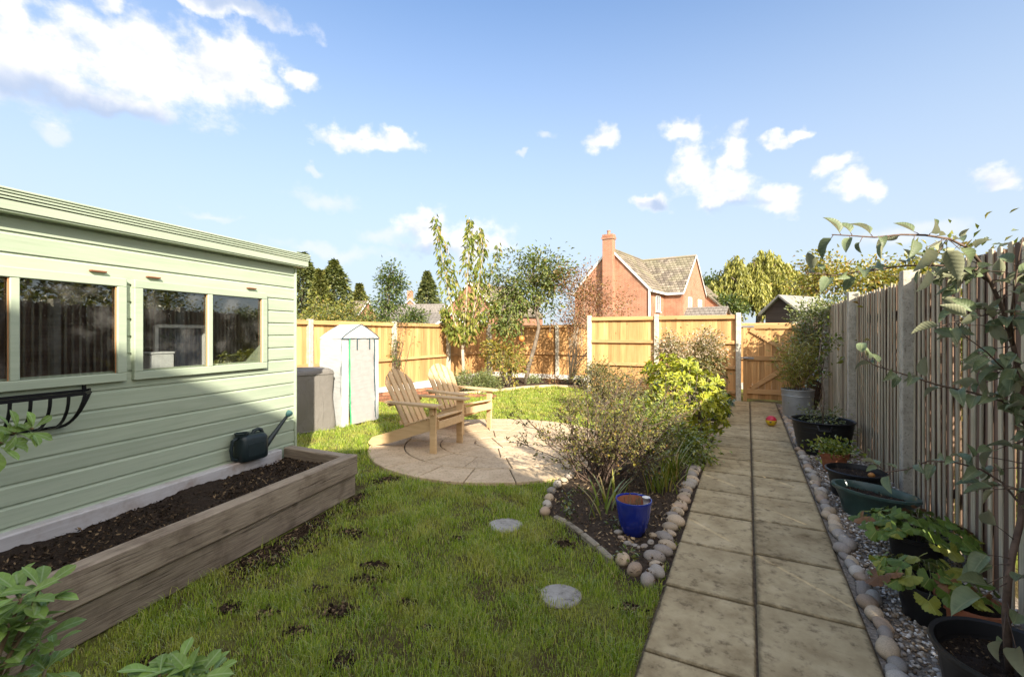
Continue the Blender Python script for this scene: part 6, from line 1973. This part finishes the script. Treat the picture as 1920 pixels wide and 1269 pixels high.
# apple tree in the big black pot, right foreground
ap_loc = Vector((1.77, 1.60, .004))
ap = pot('potted_apple_tree', 'young apple tree in a big black pot, branches reaching over the path', 'tree', ap_loc,
         [(.002, 0), (.16, 0), (.168, .01), (.205, .25), (.222, .27), (.230, .29), (.226, .302), (.212, .296), (.200, .25)], M['blackplastic'], .235, .202)
def P3(x, y, Z): return V3(pix(x, y, Z))
tr_pts = [V3(ap_loc) + [-.02, .0, .23], P3(1886, 1150, 1.60), P3(1890, 1090, 1.62), P3(1898, 1040, 1.64), P3(1912, 985, 1.66), P3(1922, 900, 1.68), P3(1925, 800, 1.70), P3(1915, 720, 1.70), P3(1900, 650, 1.70), P3(1882, 585, 1.70), P3(1858, 530, 1.70), P3(1840, 495, 1.70)]
br = [
    ([P3(1840, 495, 1.70), P3(1815, 465, 1.69), P3(1780, 448, 1.68), P3(1735, 441, 1.66), P3(1690, 440, 1.65), P3(1640, 445, 1.64), P3(1595, 442, 1.63), P3(1560, 440, 1.62)], .0055, .0018),
    ([P3(1858, 530, 1.70), P3(1830, 512, 1.72), P3(1770, 498, 1.74), P3(1700, 498, 1.76), P3(1620, 508, 1.78), P3(1560, 517, 1.79), P3(1510, 510, 1.80)], .0048, .0016),
    ([P3(1900, 650, 1.70), P3(1895, 600, 1.66), P3(1902, 540, 1.63), P3(1910, 480, 1.60), P3(1918, 445, 1.58)], .005, .002),
    ([P3(1925, 800, 1.70), P3(1880, 752, 1.72), P3(1820, 735, 1.74), P3(1760, 722, 1.76), P3(1690, 700, 1.78), P3(1640, 685, 1.79), P3(1615, 668, 1.80)], .0048, .0016),
    ([P3(1912, 985, 1.66), P3(1925, 960, 1.66), P3(1880, 905, 1.70), P3(1840, 880, 1.74), P3(1790, 866, 1.78), P3(1740, 864, 1.82), P3(1700, 880, 1.85), P3(1660, 885, 1.87), P3(1645, 870, 1.88)], .0045, .0016),
    ([P3(1882, 585, 1.70), P3(1850, 590, 1.68), P3(1800, 600, 1.66), P3(1765, 612, 1.65)], .0032, .0013),
    ([P3(1915, 720, 1.70), P3(1880, 690, 1.67), P3(1850, 660, 1.65), P3(1810, 630, 1.64), P3(1790, 600, 1.64)], .0032, .0013),
    ([P3(1925, 850, 1.70), P3(1940, 800, 1.64), P3(1935, 760, 1.6)], .004, .002),
]
ap_polys = [(tr_pts, .0125, .006)] + [(p, a, b) for p, a, b in br]
def on_poly(pts, t):
    k = t * (len(pts) - 1); i = min(int(k), len(pts) - 2)
    return pts[i] + (pts[i + 1] - pts[i]) * (k - i), unit(pts[i + 1] - pts[i])
leafspec = []
for bi, (pts, a, b) in enumerate(br):
    n = (19, 18, 12, 18, 15, 8, 9, 6)[bi]
    for k in range(n):
        t = .10 + .9 * (k + rng.uniform(0, .8)) / n
        t = min(t, 1)
        p, d = on_poly(pts, t)
        side = rng.normal(0, 1, 3); side = unit(side - d * (side @ d))
        dd = unit(side * 1.0 + d * .55 + np.array([0, 0, .05]))
        pet = .018 * rng.uniform(.5, 1.5)
        leafspec.append((p, p + dd * pet, dd, rng.uniform(.5, 1.0)))
# leafy spurs up the main stem
for k in range(48):
    t = rng.uniform(.42, 1)
    p, d = on_poly(tr_pts, t)
    dd = unit(rng.normal(0, 1, 3) * [1, .9, .6] + [-.35, 0, 0])
    q = p + dd * rng.uniform(.03, .14)
    ap_polys.append((curve_pts(p, q, 4, .05), .0022, .0012))
    for _ in range(2):
        leafspec.append((q, q + rng.normal(0, .006, 3), unit(dd + rng.normal(0, .6, 3)), rng.uniform(.55, 1.05)))
# bigger drooping leaves low down by the pot
for (x, y, Z, dx, dy, s) in ((1840, 1120, 1.52, -1, .12, 1.55), (1860, 1060, 1.6, -1, -.25, 1.25), (1850, 1040, 1.62, -.9, -.5, 1.2), (1880, 1200, 1.5, .1, -1, 1.05), (1905, 1215, 1.48, .4, -1, 1.1), (1900, 1170, 1.5, .9, .3, 1.0),
                           (1868, 985, 1.66, -.6, .7, 1.1), (1905, 1090, 1.55, .8, .3, 1.0), (1850, 1095, 1.58, -1, .25, 1.2), (1800, 468, 1.66, .6, -.5, 1.1), (1735, 465, 1.62, .3, -.2, 1.25), (1775, 470, 1.64, .6, -.9, 1.3), (1740, 505, 1.62, .1, -.9, 1.0)):
    q = P3(x, y, Z); st, _ = on_poly(tr_pts, .10 + .3 * max(0, min(1, (1200 - y) / 300))) if y > 900 else on_poly(br[0][0], .3)
    leafspec.append((st, q, unit(np.array([dx, rng.normal(0, .25), dy])), s))
for st, q, dd, s in leafspec:
    ap_polys.append(([st, (st + q) / 2 + [0, 0, .002], q], .0016, .0010))
limbs('trunk', ap, ap_polys, M['twig'], ap_loc, 6)
for st, q, dd, s in leafspec:
    place_leaf(apl[rng.integers(4)], ap, q, dd, up=unit(rng.normal(0, .38, 3) + [0, -.10, .9]), s=s, ph=rng.normal(0, .5))

# lobed leaf plants in pots
def lobed(name, mat, r, seed):
    rr = random.Random(seed)
    V, F = [(0, 0, 0)], []
    n = 40
    for k in range(n + 1):
        a = -2.45 + 4.9 * k / n
        lobe = .50 + .50 * abs(math.cos(a * 1.28)) ** .75
        ser = 1 + .06 * math.sin(k * math.pi)
        R_ = r * lobe * (1 + .11 * (k % 2)) * (1 - .10 * abs(a) / 2.45)
        z = .18 * r * math.cos(a * 2.56 + rr.uniform(-.3, .3)) - .12 * r
        V.append((R_ * math.cos(a) + r * .25, R_ * math.sin(a), z))
    for k in range(n): F.append((0, k + 1, k + 2))
    V[0] = (r * .12, 0, 0)
    return MB().add(V, F).mesh(name, mat, True)
lob = [lobed('leaf', M['lobedleaf'], .055, 1), lobed('leaf', M['lobedleaf'], .05, 2), lobed('leaf', M['lobedyellow'], .05, 3), lobed('leaf', M['lobedbrown'], .05, 4)]
def lobed_plant(label, x, y, Z, n, rad, hgt, probs, pots=True):
    loc = Vector(((x - 960) / FPX * Z, Z, .004))
    t = pot('potted_plant', label, 'plant', loc, [(.002, 0), (.11, 0), (.115, .01), (.14, .16), (.15, .165), (.15, .185), (.14, .185), (.135, .15)], M['blackplastic'], .15, .134)
    polys = []
    for i in range(n):
        a = rng.uniform(0, 6.283); q = math.sqrt(rng.uniform(.02, 1))
        h = .17 + hgt * (1 - q * q * .75) * rng.uniform(.55, 1.1)
        p = V3(loc) + np.array([math.cos(a) * q * rad, math.sin(a) * q * rad, max(.06, h)])
        k = rng.choice(4, p=probs)
        if q > .75 and rng.uniform() < .25: k = 2
        polys.append((curve_pts(V3(loc) + [math.cos(a) * .05, math.sin(a) * .05, .15], p, 4, .12, .03), .0022, .0014))
        d = Vector((math.cos(a) + rng.normal(0, .4), math.sin(a) + rng.normal(0, .4), -.25 - .5 * q))
        place_leaf(lob[k], t, p, d, up=unit(np.array([math.cos(a) * .5 * q, math.sin(a) * .5 * q - .25, 1.0]) + rng.normal(0, .22, 3)), s=rng.uniform(.7, 1.35))
    limbs('stem', t, polys, M['greentwig'], loc, 4)
lobed_plant('potted plant with dark green lobed leaves beside the green planter', 1718, 1050, 2.84, 84, .30, .15, (.46, .44, .07, .03))
lobed_plant('potted plant with yellowing lobed leaves in front of the apple tree pot', 1748, 1140, 2.28, 52, .24, .12, (.40, .32, .21, .07))
rp = pot('terracotta_pot', 'low red brown pot behind the apple tree pot', 'plant pot', (2.18, 2.16, .004), [(.002, 0), (.09, 0), (.10, .01), (.125, .13), (.135, .135), (.135, .16), (.122, .16), (.115, .12)], M['terracotta'], .125, .118)

# pieris shrub at the left edge of the picture, close to the camera
pz = Vector((-1.02, .62, 0))
pi = thing('pieris_shrub', 'leafy shrub with whorled light green leaves at the bottom left edge', 'shrub', pz)
heads = [(40, 1120, .92, 1.1), (75, 1105, .95, 1.0), (20, 1165, .90, 1.2), (60, 1160, .93, 1.0), (15, 1100, .97, 1.0), (70, 1205, .95, 1.0), (25, 1235, .9, 1.1), (5, 1200, .92, 1.1), (98, 1215, 1.0, .75), (-20, 1150, .9, 1.1), (-10, 1250, .9, 1.2),
         (335, 1250, .95, 1.0), (300, 1262, .92, .95), (395, 1258, .98, .8), (365, 1275, .94, .9), (30, 812, 1.05, .75), (62, 803, 1.08, .7), (5, 830, 1.02, .8), (85, 1255, .95, .9), (345, 1290, .92, 1)]
polys = []
for (x, y, Z, s) in heads:
    hp = P3(x, y, Z)
    b_ = V3(pz) + [rng.normal(0, .04), rng.normal(0, .04), .25] if x < 200 else V3(pz) + [.30, .12, .25]
    if y < 900: b_ = np.array([-1.75, 1.15, 1.12])
    pts = curve_pts(b_, hp, 7, .04 if y > 900 else .02, .03)
    polys.append((pts, .006, .003))
    ax = unit(np.array([rng.normal(0, .25) + (.25 if y < 900 else 0), -.15 + rng.normal(0, .2), 1.0]))
    if y < 900: ax = unit(np.array([.9, .0, .35]) + rng.normal(0, .2, 3))
    k = rng.integers(8, 12)
    for j in range(k):
        a = 2 * math.pi * j / k * 1.62 + rng.normal(0, .2)
        e1 = unit(np.cross(ax, [0, 1, .1])); e2 = np.cross(ax, e1)
        d = unit((e1 * math.cos(a) + e2 * math.sin(a)) * 1.0 + ax * rng.uniform(.2, .95))
        place_leaf(pil[rng.integers(3)], pi, hp - ax * .012 * (j % 4) / 2, d, up=ax, s=s * rng.uniform(.7, 1.1), ph=rng.normal(0, .25))
limbs('stem', pi, polys, M['stalk'], pz, 6)

# loose compost showing in the open pots
for po, rad, zz, sx_, sy_, nn in ((ap, .19, .238, 1, 1, 900), (b2, .19, .193, 1, 1, 500), (gp, .22, .168, 1.0, .60, 500), (bt, .27, .303, 1, 1, 500)):
    chips('compost_bits', 'loose compost crumbs in the pot', [(rad * sx_ * math.cos(a), rad * sy_ * math.sin(a)) for a in np.linspace(0, 6.1, 18)], nn, zz, .004, .016, M['compostchip'], po)
